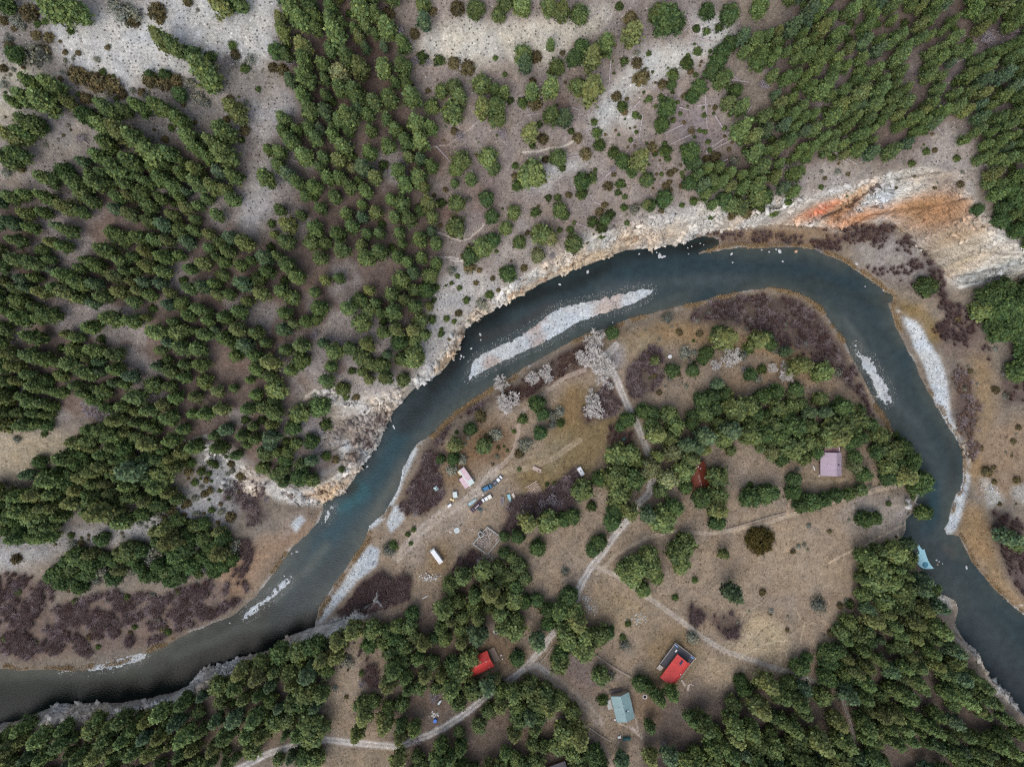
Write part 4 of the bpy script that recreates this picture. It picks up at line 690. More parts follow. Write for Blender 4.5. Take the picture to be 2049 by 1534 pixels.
for i, (x, y, r, k) in enumerate(TREES):
    shrub = k in 'kws' or r < 8
    if shrub and k not in 'kws': k = 'w'
    z = 10.0
    R = r*(H-z)/F
    for _ in range(3):
        sz = R*(.9 if k in 'kws' else (.8 if k == 'd' else 2.1 if k in 'pgm' else 4.1))
        p = P3(x, y, sz*.55); R = r*(H-p.z-sz*.5)/F
    if 'kws'.find(k) < 0:
        pass
    # never root a tree in the river
    if zat(p.x, p.y) <= .01 and RIV[min(max(int((p.y-Y0)/G), 0), ny-1), min(max(int((p.x-X0)/G), 0), nx-1)]:
        if i >= nhand: continue
        ok = False
        for rad in (2, 4, 6, 8):
            for an in range(12):
                q = (p.x+rad*math.cos(an*.5236), p.y+rad*math.sin(an*.5236))
                if not RIV[int((q[1]-Y0)/G), int((q[0]-X0)/G)]:
                    p = Vector((q[0], q[1], zat(*q))); ok = True; break
            if ok: break
        if not ok: continue
    NATURE.append(dict(x=x, y=y, r=r, k=k, p=p, R=R, shrub=shrub, hand=i < nhand))
LM = [(874, 1111, 'white bus'), (975, 1081, 'derelict foundation'), (930, 955, 'pink-striped shed'), (1350, 1333, 'cabin with deck'), (970, 1325, 'red-roofed forest cabin'), (1246, 1415, 'teal-roofed house'), (1665, 925, 'lilac-roofed house'), (1398, 948, 'brown-roofed cabin'), (1070, 978, 'log pile'), (1162, 943, 'white camper'), (1845, 1110, 'ice patch'), (1247, 877, 'teal table')]
PAT = {}
def where(x, y):
    best = min(LM, key=lambda l: math.hypot(l[0]-x, l[1]-y)); d = math.hypot(best[0]-x, best[1]-y)
    if d < 75:
        an = math.degrees(math.atan2(-(y-best[1]), x-best[0])) % 360
        w = ['right of', 'upper right of', 'above', 'upper left of', 'left of', 'lower left of', 'below', 'lower right of'][int((an+22.5)//45) % 8]
        return w+' the '+best[2]
    for P, nm in AREAS:
        if pin(x, y, P): return 'in '+nm.replace('the bottom right of the red-roofed cabin', 'the bottom edge')
    if 1200 < x < 1850 and 620 < y < 1330: return 'on the flat inside the bend'
    if y > 1050 and x < 640: return 'by the lower left bank'
    return 'on the open stony slope'
used = set()
def wh(x, y):
    for nd in (0, 1, 2):
        s = f'{x/20.49:.{nd}f}% across, {y/15.34:.{nd}f}% down'
        if s not in used or nd == 2: used.add(s); return s
def plant(d, first):
    k = d['k']; v = KINDS[k]; vi = rnd.randrange(len(v)); tall = not d['shrub']
    nm = {'k': 'juniper_bush', 'w': 'shrub', 's': 'sagebrush'}.get(k, 'pine_tree' if k in 'nob' else 'conifer_tree')
    if (k, vi) not in first:
        root = empty(nm, (0, 0, 0)); cr = obj('crown', v[vi][0], root); tr = obj('trunk', v[vi][1], root); first[(k, vi)] = (root, cr, tr); new = (root, cr, tr)
    else:
        a = first[(k, vi)]; new = tuple(o.copy() for o in a)
        for o in new: C.objects.link(o)
        new[1].parent = new[0]; new[2].parent = new[0]
    R = d['R']; d['vi'] = vi; root = new[0]
    root.location = (d['p'].x, d['p'].y, d['p'].z-.15); root.rotation_euler = (0, 0, rnd.uniform(0, 6.283))
    hs_ = R*rnd.uniform(.9, 1.12)*(1.0 if k not in 'nob' else 1.04); root.scale = (R*.97, R*.97, hs_)
    sz = 'small' if d['r'] < 9 else 'mid-sized' if d['r'] < 15 else 'large' if d['r'] < 20 else 'very broad'
    word = {'k': 'bush', 'w': 'shrub', 's': 'sagebrush'}.get(k, 'pine' if k in 'nob' else 'conifer')
    tag(root, f"{sz} {CROWNP[k]} {word} {where(d['x'], d['y'])}, {wh(d['x'], d['y'])}".replace('mid-green pine', 'green pine'),
        {'k': 'bush', 'w': 'bush', 's': 'bush'}.get(k, 'tree'), {'k': 'low bushes on the slopes', 'w': 'low bushes on the slopes', 's': 'low bushes on the slopes'}.get(k, 'evergreen trees'))
    return root
inside = lambda d: -10 < d['x'] < 2060 and -10 < d['y'] < 1545
talls = sorted([d for d in NATURE if not d['shrub']], key=lambda d: -(d['r'] if inside(d) else 0))
shr = sorted([d for d in NATURE if d['shrub']], key=lambda d: -(d['r'] if inside(d) else 0))
first = {}
for d in talls[:300]: plant(d, first)
for d in shr[:280]: plant(d, first)
def stuff_mass(name, ds, label, cat):
    cache = {}; Vs = []; Fs = []; Ts = []; o = 0; rs = np.random.RandomState(8)
    for d in ds:
        k = d['k']; vi = rnd.randrange(len(KINDS[k]))
        if (k, vi) not in cache:
            me = KINDS[k][vi][0]; n = len(me.vertices); V = np.empty(n*3, np.float32); me.vertices.foreach_get('co', V); f = np.empty(len(me.loops), np.int32); me.loops.foreach_get('vertex_index', f)
            c = np.empty(n*4, np.float32); me.attributes['tint'].data.foreach_get('color', c); cache[(k, vi)] = (V.reshape(-1, 3), f.reshape(-1, 4), c.reshape(-1, 4)[:, :3])
        V, f, c = cache[(k, vi)]; a = rs.rand()*6.283; ca, sa = math.cos(a), math.sin(a); R = d['R']*.97; h = d['R']*(.92+.23*rs.rand())
        W = np.stack([(V[:, 0]*ca-V[:, 1]*sa)*R, (V[:, 0]*sa+V[:, 1]*ca)*R, V[:, 2]*h], 1)+np.array([d['p'].x, d['p'].y, d['p'].z-.15])
        t = (.78+.44*rs.rand())*np.array([1+.12*(rs.rand()-.5), 1, 1+.2*(rs.rand()-.5)]); Vs.append(W.astype(np.float32)); Fs.append(f+o); Ts.append(c*t); o += len(V)
    return tag(obj(name, np_mesh(name, np.vstack(Vs), np.vstack(Fs), CM, {'tint': np.clip(np.vstack(Ts), .003, 1)})), label, cat, kind='stuff')
if talls[300:]: stuff_mass('pine_forest', talls[300:], 'mass of smaller green pines filling the woods on the valley sides', 'forest')
if shr[280:]: stuff_mass('ground_shrubs', shr[280:], 'tiny brown and green shrubs dotted over the stony slopes', 'shrubs')
print('TREES', len(talls), 'SHRUBS', len(shr))
# ---------------------------------------------------------------- willow thickets, reeds, stones: uncountable masses
def merged(name, pts, protos, m, label, cat):
    Vs = []; Fs = []; Ts = []; o = 0; rs = np.random.RandomState(5)
    for (x, y, z, s, pi, tone) in pts:
        V, Fq, T = protos[pi]; a = rs.rand()*6.283; ca, sa = math.cos(a), math.sin(a)
        W = np.stack([V[:, 0]*ca-V[:, 1]*sa, V[:, 0]*sa+V[:, 1]*ca, V[:, 2]], 1)*s+np.array([x, y, z]); Vs.append(W); Fs.append(Fq+o); Ts.append(T*tone); o += len(V)
    return tag(obj(name, np_mesh(name, np.vstack(Vs), np.vstack(Fs), m, {'tint': np.clip(np.vstack(Ts), .003, 1)})), label, cat, kind='stuff')
def stems(n, h, spread, wd, base, seed, seg=2):
    rs = np.random.RandomState(seed); V = []; Fq = []; T = []
    for i in range(n):
        a = rs.rand()*6.283; l = spread*(.25+.85*rs.rand()); hh = h*(.6+.5*rs.rand()); p0 = np.array([rs.normal()*.12, rs.normal()*.12, 0]); d = np.array([math.cos(a), math.sin(a), 0]); s = np.array([-d[1], d[0], .4*rs.normal()])
        tn = (.6+.8*rs.rand()); prev = None
        for k in range(seg+1):
            t = k/seg; p = p0+d*l*t**1.4+np.array([0, 0, hh*(1-(1-t)**1.6)])+rs.normal(size=3)*.05; w_ = wd*(1-.6*t)
            V += [p-s*w_, p+s*w_]; T += [np.array(lin(base))*tn*(.75+.5*t)]*2
            if k: n0 = len(V)-4; Fq.append((n0, n0+1, n0+3, n0+2))
    return np.array(V), np.array(Fq), np.array(T)
def blades(n, h, r, base, seed):
    rs = np.random.RandomState(seed); P = np.stack([rs.normal(size=n)*r*.5, rs.normal(size=n)*r*.5, rs.rand(n)*h], 1); Nn = rs.normal(size=(n, 3))+np.array([0, 0, 1.2]); Nn /= np.linalg.norm(Nn, axis=1)[:, None]
    V, Fq = quads(P, Nn, r*.24, rs); T = np.repeat(np.array(lin(base))*(.6+.8*rs.rand(n))[:, None], 4, 0); return V, Fq, T
SM = mat('twigs', (100, 80, 90), .9, .12, 1.5, attr='tint', spec=.15)
wil = [stems(46, 1.9, 1.5, .05, (108, 92, 92), 1), stems(46, 1.6, 1.4, .05, (150, 136, 138), 2), stems(40, 1.7, 1.3, .055, (98, 78, 74), 3), stems(42, 1.5, 1.3, .05, (130, 108, 94), 4)]
pts = []
WD = [(0, 2.2, [0, 0, 1, 2]), (1, 2.0, [2, 2, 3]), (2, 2.1, [0, 2, 1]), (3, 2.1, [0, 0, 1]), (4, 2.2, [2, 0, 1]), (5, 2.4, [2, 3]), (6, 2.0, [0, 1, 2, 0]), (7, 3, [0, 2]), (8, 1.9, [0, 1, 0]), (9, 1.7, [0, 2, 0]), (10, 1.9, [0, 2]), (11, 2, [0]), (12, 2, [0]), (13, 2.2, [0]), (14, 2.2, [0]), (15, 2.6, [0, 3, 1]), (16, 2.1, [0, 2, 3]), (17, 2.4, [0, 2]), (18, 2.4, [0, 2]), (19, 2, [1, 3, 3]), (20, 2.6, [0, 2]), (21, 2.4, [0, 2]), (22, 2.6, [2]), (23, 2.6, [0, 2]), (24, 2.6, [0, 1]), (25, 2.2, [0, 2]), (26, 2.6, [2, 0])]
rs = np.random.RandomState(3)
wnz = lambda x, y: 0
for wi, sp_, ids in WD:
    if wi >= len(WILLOW): continue
    P = S(WILLOW[wi]); Pw = [tuple(P3(p[0], p[1])[:2]) for p in P if -300 < p[0] < 2300]
    ax0, ax1 = max(min(p[0] for p in Pw), -262), min(max(p[0] for p in Pw), 262); ay0, ay1 = min(p[1] for p in Pw), max(p[1] for p in Pw)
    n = int((ax1-ax0)*(ay1-ay0)/(sp_*sp_*.42)*1.25); X = ax0+(ax1-ax0)*rs.rand(n); Y = ay0+(ay1-ay0)*rs.rand(n)
    jx_ = (fbm(X, Y, 8, 300, 3)-.5)*7; ok = inpoly(X+jx_, Y+jx_, Pw) & (fbm(X, Y, 7, 310, 4) > (.49 if wi in (6, 20, 21, 22) else .4))
    for x, y in zip(X[ok], Y[ok]):
        z = zat(x, y)
        if z > .08: pts.append((x, y, z-.1, (.85+.6*rs.rand())*(1.15 if wi in (0, 6, 8, 9) else .95), rs.choice(ids), .8+.4*rs.rand()))
print('WILLOW', len(pts))
merged('willow_thicket', pts, wil, SM, 'leafless purple-brown willow thickets along the river banks', 'willow thicket')
gr = [blades(9, .5, .75, (150, 128, 96), 11), blades(9, .4, .7, (140, 118, 86), 12), blades(8, .4, .6, (176, 152, 116), 13)]
cand = np.argwhere(gold > .3); rs.shuffle(cand); pts = []
for j, i in cand[:5500]: pts.append((xs[i]+rs.rand()*.5, ys[j]+rs.rand()*.5, ZZ[j, i]-.05, .6+.7*rs.rand(), rs.randint(3), .8+.4*rs.rand()))
merged('reed_grass', pts, gr, SM, 'golden dry reeds fringing the river banks', 'reeds')
# tufts over the flats
tf = [blades(8, .3, .55, (150, 128, 96), 21), blades(8, .3, .5, (122, 112, 84), 22), blades(9, .35, .6, (116, 98, 88), 23)]
cand = np.argwhere((ROADM < .2) & (ROCK < .2) & (GRAVEL < .2) & land & (SC < .75) & (PX > 560) & (slope < .6) & (fbm(XX, YY, 5, 330, 3) > .52)); rs.shuffle(cand); pts = []
for j, i in cand[:12000]: pts.append((xs[i]+rs.rand()*.5, ys[j]+rs.rand()*.5, ZZ[j, i]-.05, .5+.7*rs.rand(), rs.randint(3), .7+.5*rs.rand()))
merged('dry_grass', pts, tf, SM, 'dry grass tufts on the flats and forest floor', 'grass')
# loose stones
def stone(seed, base):
    r = np.random.RandomState(seed); bm = bmesh.new(); bmesh.ops.create_icosphere(bm, subdivisions=1, radius=1)
    V = np.array([v.co[:] for v in bm.verts]); V = V*(.75+.4*r.rand(len(V)))[:, None]*np.array([1, .75, .5]); Fq = np.array([[v.index for v in f.verts]+[f.verts[2].index] for f in bm.faces]); bm.free()
    return V, Fq[:, :3], np.tile(np.array(lin(base)), (len(V), 1))
stp = [stone(1, (176, 172, 168)), stone(2, (150, 142, 136)), stone(3, (120, 108, 104)), stone(4, (196, 194, 192))]
cand = np.argwhere(land & (SC > .6) & (slope < 1.3)); rs.shuffle(cand); pts = []
for j, i in cand[:15000]: pts.append((xs[i]+rs.rand()*.5, ys[j]+rs.rand()*.5, ZZ[j, i]+.03, .14+.3*rs.rand()**2, rs.randint(4), .75+.4*rs.rand()))
edgeb = np.argwhere((blur(BAR, 4) > .05) & (blur(BAR, 4) < .5)); rs.shuffle(edgeb)
for j, i in edgeb[:1800]: pts.append((xs[i]+rs.rand()*.5, ys[j]+rs.rand()*.5, max(ZZ[j, i], -.02)+.04, .1+.18*rs.rand(), rs.choice([0, 1, 3]), .8+.4*rs.rand()))
merged('loose_stones', pts, stp, SM, 'loose grey stones scattered over scree and river shallows', 'stones')

# broken ledges and blocks on the cliffs
blk = []
for sd in range(5):
    r = np.random.RandomState(900+sd); bm = bmesh.new(); bmesh.ops.create_cube(bm, size=1.6)
    bmesh.ops.subdivide_edges(bm, edges=bm.edges[:], cuts=1, use_grid_fill=True); bmesh.ops.triangulate(bm, faces=bm.faces[:])
    V = np.array([v.co[:] for v in bm.verts]); V = V*(1+.28*r.normal(size=V.shape))*np.array([1.5, .8, .55]); Fq = np.array([[v.index for v in f.verts] for f in bm.faces]); bm.free(); blk.append((V, Fq, np.ones((len(V), 3))))
cand = np.argwhere((ROCK > .36) & (GRAVEL < .2) & (ZZ > .8) & ((PX < 1630) | (fbm(XX, YY, 14, 951, 2) > .56)) & land & (fbm(XX, YY, 7, 950, 3) > .47)); rs.shuffle(cand); pts = []
for j, i in cand[:6000]:
    s = .35+1.25*rs.rand()**2.2
    pts.append((xs[i], ys[j], ZZ[j, i]-s*.1, s, rs.randint(5), COL[j, i]*(.8+.55*rs.rand())*np.array([.98, 1.0, 1.04])))
merged('cliff_rocks', pts, blk, SM, 'broken pale limestone ledges and blocks on the river cliffs', 'rocks')
# ---------------------------------------------------------------- built things
class MB:
    def __init__(s): s.v = []; s.f = []
    def box(s, x, y, z, sx, sy, sz, b=0.0, rz=0.0, ry=0.0):
        """centre x,y, bottom z; optional bevelled top edge b"""
        o = len(s.v); hx, hy = sx/2, sy/2
        P = [(-hx, -hy, 0), (hx, -hy, 0), (hx, hy, 0), (-hx, hy, 0)]
        if b > 0:
            P += [(a, c, sz-b) for a, c, _ in P[:4]]; P += [((hx-b)*(1 if a > 0 else -1), (hy-b)*(1 if c > 0 else -1), sz) for a, c, _ in P[:4]]; R = 3
        else: P += [(a, c, sz) for a, c, _ in P[:4]]; R = 2
        cr, sr = math.cos(rz), math.sin(rz); cy_, sy_ = math.cos(ry), math.sin(ry)
        for a, c, d in P:
            a, d = a*cy_+d*sy_, -a*sy_+d*cy_
            s.v.append((x+a*cr-c*sr, y+a*sr+c*cr, z+d))
        s.f.append((o+3, o+2, o+1, o))
        for r in range(R-1):
            for i in range(4): j = (i+1) % 4; s.f.append((o+r*4+i, o+r*4+j, o+r*4+4+j, o+r*4+4+i))
        q = o+(R-1)*4; s.f.append((q, q+1, q+2, q+3)); return s
    def prism(s, prof, y0, y1, taper=0.0):
        """profile in x,z extruded along y"""
        o = len(s.v); n = len(prof); zt = max(p[1] for p in prof); zb = min(p[1] for p in prof)
        for y, sg in ((y0, 1), (y1, -1)):
            for x, z in prof: s.v.append((x, y+sg*taper*(z-zb)/max(zt-zb, 1e-6), z))
        s.f.append(tuple(range(o, o+n))); s.f.append(tuple(range(o+2*n-1, o+n-1, -1)))
        for i in range(n): j = (i+1) % n; s.f.append((o+j, o+i, o+n+i, o+n+j))
        return s
    def cyl(s, x, y, z, r, h, k=14, r2=None, axis='z'):
        o = len(s.v); r2 = r if r2 is None else r2
        for t, rr_ in ((0, r), (h, r2)):
            for i in range(k):
                a = i/k*6.2832; c, d = math.cos(a)*rr_, math.sin(a)*rr_
                s.v.append((x+c, y+d, z+t) if axis == 'z' else (x+c, y+t-h/2, z+d) if axis == 'y' else (x+t-h/2, y+c, z+d))
        for i in range(k): j = (i+1) % k; s.f.append((o+i, o+j, o+k+j, o+k+i))
        s.f.append(tuple(range(o+k-1, o-1, -1))); s.f.append(tuple(range(o+k, o+2*k))); return s
    def tri(s, pts): o = len(s.v); s.v += [tuple(p) for p in pts]; s.f.append(tuple(range(o, o+len(pts)))); return s
    def build(s, name, m, parent=None):
        me = bpy.data.meshes.new(name); me.from_pydata(s.v, [], s.f); me.validate(); bm = bmesh.new(); bm.from_mesh(me)
        bmesh.ops.recalc_face_normals(bm, faces=bm.faces); bm.to_mesh(me); bm.free(); me.materials.append(m); return obj(name, me, parent)
def thing(name, label, cat, px, py, deg=0, group=None, up=0.0, dz=0.0):
    p = P3(px, py, up); o = empty(name, (p.x, p.y, p.z+dz), math.radians(deg)); return tag(o, label, cat, group)
M = lambda n, c, **k: mat(n, c, **k)
WHITE = M('white_paint', (236, 238, 240), rough=.45, noise=.05); GLASS = M('dark_glass', (38, 56, 66), rough=.15, noise=.05, spec=.6); TYRE = M('tyre', (36, 34, 34), noise=.1)
WOOD = M('weathered_wood', (142, 126, 112), noise=.25, scale=3); LOGM = M('log_wood', (204, 182, 164), noise=.3, scale=3); PALE = M('bleached_wood', (196, 186, 176), noise=.2, scale=2); DWOOD = M('brown_timber', (92, 66, 52), noise=.25, scale=2)
DECKM = M('dark_deck', (84, 84, 90), noise=.2, scale=3); METAL = M('grey_metal', (168, 174, 178), rough=.5, noise=.1, metal=.3); CONC = M('concrete', (182, 184, 182), noise=.18, scale=1.5)
def house(name, label, px, py, deg, Ln, Wd, hw, rise, roofm, wallm, ridge=0.0, ov=.45, ribs=.6, up=3.5, wins=4, vents=(), doorside=1, cat='house'):
    t = thing(name, label, cat, px, py, deg, up=up); hx = Ln/2; hy = Wd/2; y0 = ridge*hy
    prof = [(-hy+ov, 0), (hy-ov, 0), (hy-ov, hw), (y0, hw+rise-.1), (-hy+ov, hw)]
    w_ = MB(); o = 0
    for x in (-hx+ov, hx-ov):
        for y, z in prof: w_.v.append((x, y, z-(1.0 if z == 0 else 0)))
    w_.f = [(0, 1, 2, 3, 4), (9, 8, 7, 6, 5)]+[(i, (i+1) % 5, 5+(i+1) % 5, 5+i) for i in range(5)]; w_.build('wall', wallm, t)
    r = MB(); th = .14
    for ye, sg in ((hy, 1), (-hy, -1)):
        zb = hw-.22; zt = hw+rise
        P = [(-hx, y0), (hx, y0), (hx, ye), (-hx, ye)]; zz = [zt, zt, zb, zb]; o = len(r.v)
        r.v += [(x, y, z) for (x, y), z in zip(P, zz)]+[(x, y, z+th) for (x, y), z in zip(P, zz)]
        r.f += [(o, o+1, o+2, o+3), (o+7, o+6, o+5, o+4)]+[(o+i, o+(i+1) % 4, o+4+(i+1) % 4, o+4+i) for i in range(4)]
        n = int(Ln/ribs); 
        for i in range(n+1):
            x = -hx+.03+i*(Ln-.06)/n; o = len(r.v)
            for dx in (-.03, .03):
                r.v += [(x+dx, y0, zt+th-.01), (x+dx, ye, zb+th-.01), (x+dx, ye, zb+th+.05), (x+dx, y0, zt+th+.05)]
            r.f += [(o, o+1, o+2, o+3), (o+7, o+6, o+5, o+4), (o+3, o+2, o+6, o+7), (o+1, o+5, o+6, o+2), (o, o+3, o+7, o+4)]
    r.box(0, y0, hw+rise+th-.02, Ln+.04, .36, .07, .03)
    rf = r.build('roof', roofm, t)
    for vx, vy, vr, vh, vm in vents:
        s_ = (hw+rise)-abs(vy-y0)/(abs((hy if vy > y0 else -hy)-y0))*(rise+.2)
        MB().cyl(vx, vy, s_-.1, vr, vh+.3, 10).cyl(vx, vy, s_+vh+.15, vr*1.35, .1, 10).build('chimney', vm, rf)
    for i in range(wins):
        x = -hx*.65+i*(1.3*hx/max(wins-1, 1)); sy = 1 if i % 2 else -1
        wf = MB().box(x, sy*(hy-ov+.03), 1.0, 1.3, .08, 1.1).build('window', WHITE, t); MB().box(x, sy*(hy-ov+.08), 1.08, 1.12, .06, .94).build('pane', GLASS, wf)
    dr = MB().box(hx*.1, doorside*(hy-ov+.04), 0, 1.0, .1, 2.05).build('door', DWOOD, t); MB().box(hx*.1+.35, doorside*(hy-ov+.13), 1.0, .12, .08, .06).build('handle', METAL, dr)
    return t, rf
RED = M('red_metal_roof', (218, 80, 76), rough=.42, noise=.14, metal=.0, scale=.4); TEAL = M('teal_metal_roof', (142, 170, 172), rough=.45, noise=.08, scale=.4); LIL = M('lilac_metal_roof', (178, 160, 174), rough=.45, noise=.07, scale=.4)
BRN = M('rust_brown_roof', (108, 52, 36), rough=.6, noise=.18, scale=.8); GREYR = M('grey_roof', (128, 124, 128), rough=.7, noise=.1); LOGW = M('log_wall', (132, 98, 70), noise=.2, scale=2); STEEL = M('chimney_steel', (214, 220, 224), rough=.4, noise=.05); SOOT = M('soot_black', (34, 32, 34))
# red cabin with the big deck
t, rf = house('log_cabin', 'cabin with salmon-red metal roof and dark deck wrapped round its upper side', 1351.5, 1342, 53, 14.0, 7.6, 2.9, 2.0, RED, LOGW, ridge=-.35, vents=((.5, -2.2, .16, .9, STEEL),))
MB().box(5.0, .55, 4.35, 2.2, 1.0, .09, ry=0).build('skylight', M('solar_blue', (46, 48, 84), rough=.3), rf)
d = MB(); d.box(4.25, 1.1, .35, 12.6, 12.0, .18)
for i in range(26): d.box(4.25, 1.1-6+.23+i*.47, .53, 12.6, .40, .03)
for x, y in ((-1.8, 6.9), (10.3, 6.9), (10.3, -4.7), (4, 6.9), (10.3, 1), (-1.8, -4.7)): d.box(x, y, -.8, .2, .2, 1.2)
dk = d.build('deck', DECKM, t)
rl = MB()
for (x0, y0, x1, y1) in ((-2, 7.1, 10.5, 7.1), (10.5, 7.1, 10.5, -4.9), (10.5, -4.9, -2, -4.9)):
    n = 7; L_ = math.hypot(x1-x0, y1-y0); a = math.atan2(y1-y0, x1-x0); rl.box((x0+x1)/2, (y0+y1)/2, 1.45, L_, .16, .08, rz=a); rl.box((x0+x1)/2, (y0+y1)/2, 1.0, L_, .05, .06, rz=a)
    for i in range(n+1): rl.box(x0+(x1-x0)*i/n, y0+(y1-y0)*i/n, .55, .12, .12, .9)
rl.build('railing', PALE, dk)
MB().box(-3.5, 5.6, .1, 1.8, 2.4, .35).box(-4.7, 5.6, .0, .6, 2.4, .18).build('landing', PALE, t)
BLU = M('pale_blue_fabric', (120, 156, 204), rough=.6)
for lx, ly, nm_ in ((9.6, 5.9, 'pale blue deck bench in the top corner of the dark deck'), (9.7, -3.6, 'pale blue deck bench in the right corner of the dark deck')):
    w_ = t.matrix_basis @ Vector((lx, ly, .58)); e = empty('deck_bench', (w_.x, w_.y, w_.z), t.rotation_euler.z); tag(e, nm_, 'bench', 'benches on the deck')
    MB().box(0, 0, .38, .7, 1.7, .1, .03).build('seat', BLU, e); MB().box(.32, 0, .45, .08, 1.7, .5).build('backrest', BLU, e)
    for sy in (-.7, .7): MB().box(0, sy, 0, .6, .07, .4).build('leg', PALE, e)
# low table on the deck
w_ = t.matrix_basis @ Vector((7.6, 4.6, .57)); e = tag(empty('deck_table', w_, t.rotation_euler.z), 'small white table beside the red roof on the dark deck', 'table')
MB().box(0, 0, .6, 1.3, .7, .06, .02).build('tabletop', WHITE, e)
for a, b in ((-.5, -.25), (.5, -.25), (-.5, .25), (.5, .25)): MB().box(a, b, 0, .06, .06, .6).build('leg', WHITE, e)
POSTS = S('1350.5,1285.5 1358.5,1291.5 1366,1297.5 1374.5,1303.5 1382.5,1310 1391,1316 1344,1294.5 1337.5,1303 1331.5,1312 1326,1320.5 1319.5,1328.5')
for i, (x, y) in enumerate(POSTS):
    side = 'upper right' if 0 < i <= 5 else 'upper left' if i > 5 else 'top'
    e = thing('marker_stone', f"small white post {'at the top corner of the cabin deck' if i == 0 else ['', 'first', 'second', 'third', 'fourth', 'fifth'][i if i <= 5 else i-5]+' down the '+side+' side of the cabin deck'}", 'post', x, y, 50, 'white posts round the deck')
    MB().box(0, 0, -.1, .16, .16, .85).build('post', PALE, e); MB().box(0, 0, .75, .5, .5, .14, .05).build('cap', WHITE, e)
def planks(name, label, cat, a, b, wdt, m, n=None):
    A = P3(*a, .3); B = P3(*b, .3); L_ = (B-A).length; an = math.degrees(math.atan2(B.y-A.y, B.x-A.x)); e = tag(empty(name, ((A.x+B.x)/2, (A.y+B.y)/2, (A.z+B.z)/2+.05), math.radians(an)), label, cat)
    n = n or int(L_/.3); s = MB()
    for i in range(n): s.box(-L_/2+(i+.5)*L_/n, 0, .1, L_/n*.86, wdt, .06)
    s.build('boards', m, e); MB().box(0, wdt*.4, -.1, L_, .08, .2).box(0, -wdt*.4, -.1, L_, .08, .2).build('beams', WOOD, e); return e
planks('boardwalk', 'narrow bleached boardwalk leading away from the red-roofed cabin', 'walkway', (1363.5, 1359), (1371, 1371.5), .8, PALE)
planks('picnic_table', 'bleached picnic table under the tree edge below the red-roofed cabin', 'table', (1378.5, 1369), (1376.5, 1381), 1.0, PALE, 5)
planks('plank', 'single bleached plank right of the boardwalk below the cabin', 'plank', (1379, 1367), (1389, 1371.5), .35, PALE, 1)
# teal house
t, rf = house('farmhouse', 'house with pale teal metal roof beside the lower dirt track', 1246.8, 1415.5, -76.5, 12.8, 9.0, 2.8, 2.2, TEAL, M('cream_wall', (170, 156, 138)), vents=((-.6, -2.0, .17, .7, STEEL), (1.4, 1.9, .17, .7, STEEL), (1.3, 1.0, .25, .5, SOOT), (-2, .5, .1, .4, STEEL)))
MB().box(2.4, -.6, 4.35, .35, .9, .4).build('roof_vent', SOOT, rf)
MB().box(-1.5, -5.9, -.3, 4.8, 2.2, .5).build('porch', CONC, t); MB().box(-7.2, -1.5, -.2, 1.8, 6.2, .3).build('terrace', M('dark_paving', (98, 88, 88), noise=.3, scale=2), t)
MB().box(6.0, -5.0, 0, .9, .7, .9, .1).build('wood_box', WHITE, t)
# lilac house
t, rf = house('metal_barn', 'barn with broad lilac-pink metal roof above the row of round bushes', 1664.5, 928.5, 90, 11.4, 10.3, 3.2, 2.2, LIL, M('pinkish_wall', (150, 126, 124)), ridge=-.28, vents=((-.3, 2.0, .18, .6, STEEL), (-.2, -2.9, .26, .5, SOOT)), wins=4, up=4)
MB().box(6.9, -.7, 2.3, 2.4, 7.4, .14, ry=0).box(6.9, -.7, 0, 2.2, 7.0, 2.3).build('lean_to', M('rosy_panel', (164, 126, 134), rough=.5), t); MB().box(8.1, -.7, 2.3, .18, 7.6, .3).box(6.9, -4.4, 2.3, 2.5, .18, .3).build('fascia', WHITE, t)
MB().box(-6.0, 4.6, 0, .7, .7, .8, .1).build('tank_box', WHITE, t)
# brown roof cabin in the grove
t, rf = house('brown_cabin', 'cabin with rusty brown roof half hidden in the grove', 1399, 951, -77, 12.6, 8.6, 2.8, 2.1, BRN, LOGW, vents=((-3.4, 1.0, .16, .6, STEEL), (-1.6, -2.4, .16, .7, STEEL), (1.6, 2.2, .16, .7, STEEL), (4.2, -.4, .14, .5, STEEL)))
MB().box(-7.2, .4, 2.2, 2.6, 3.2, .14, ry=-.05).build('porch_roof', BRN, t)
MB().box(-4.6, .1, 4.72, .95, .75, .3, .08).build('skylight', STEEL, rf); MB().box(1.2, -.7, 4.75, 3.6, .07, .07).box(1.2, -.35, 4.85, 3.6, .07, .07).build('ladder', PALE, rf)
# red house in the trees
t, rf = house('forest_cabin', 'cabin with bright red metal roof half covered by pines', 953, 1332, 26, 15.5, 8.4, 2.8, 2.2, RED, LOGW, ridge=.1, vents=((5.6, .6, .15, .6, STEEL), (5.4, -3.2, .1, .5, STEEL)))
MB().box(-8.6, -2.2, 2.0, 4.2, 6.2, .14).build('porch_roof', M('deep_red', (120, 22, 24), rough=.5), t); MB().box(9.6, 0, 0, 3.0, 7.0, .2).build('porch', WOOD, t)
# grey roof at the bottom edge
house('grey_cabin', 'grey roof corner showing between pines at the bottom edge', 1119, 1546, 20, 9, 8.5, 2.6, 1.6, GREYR, LOGW, up=3)
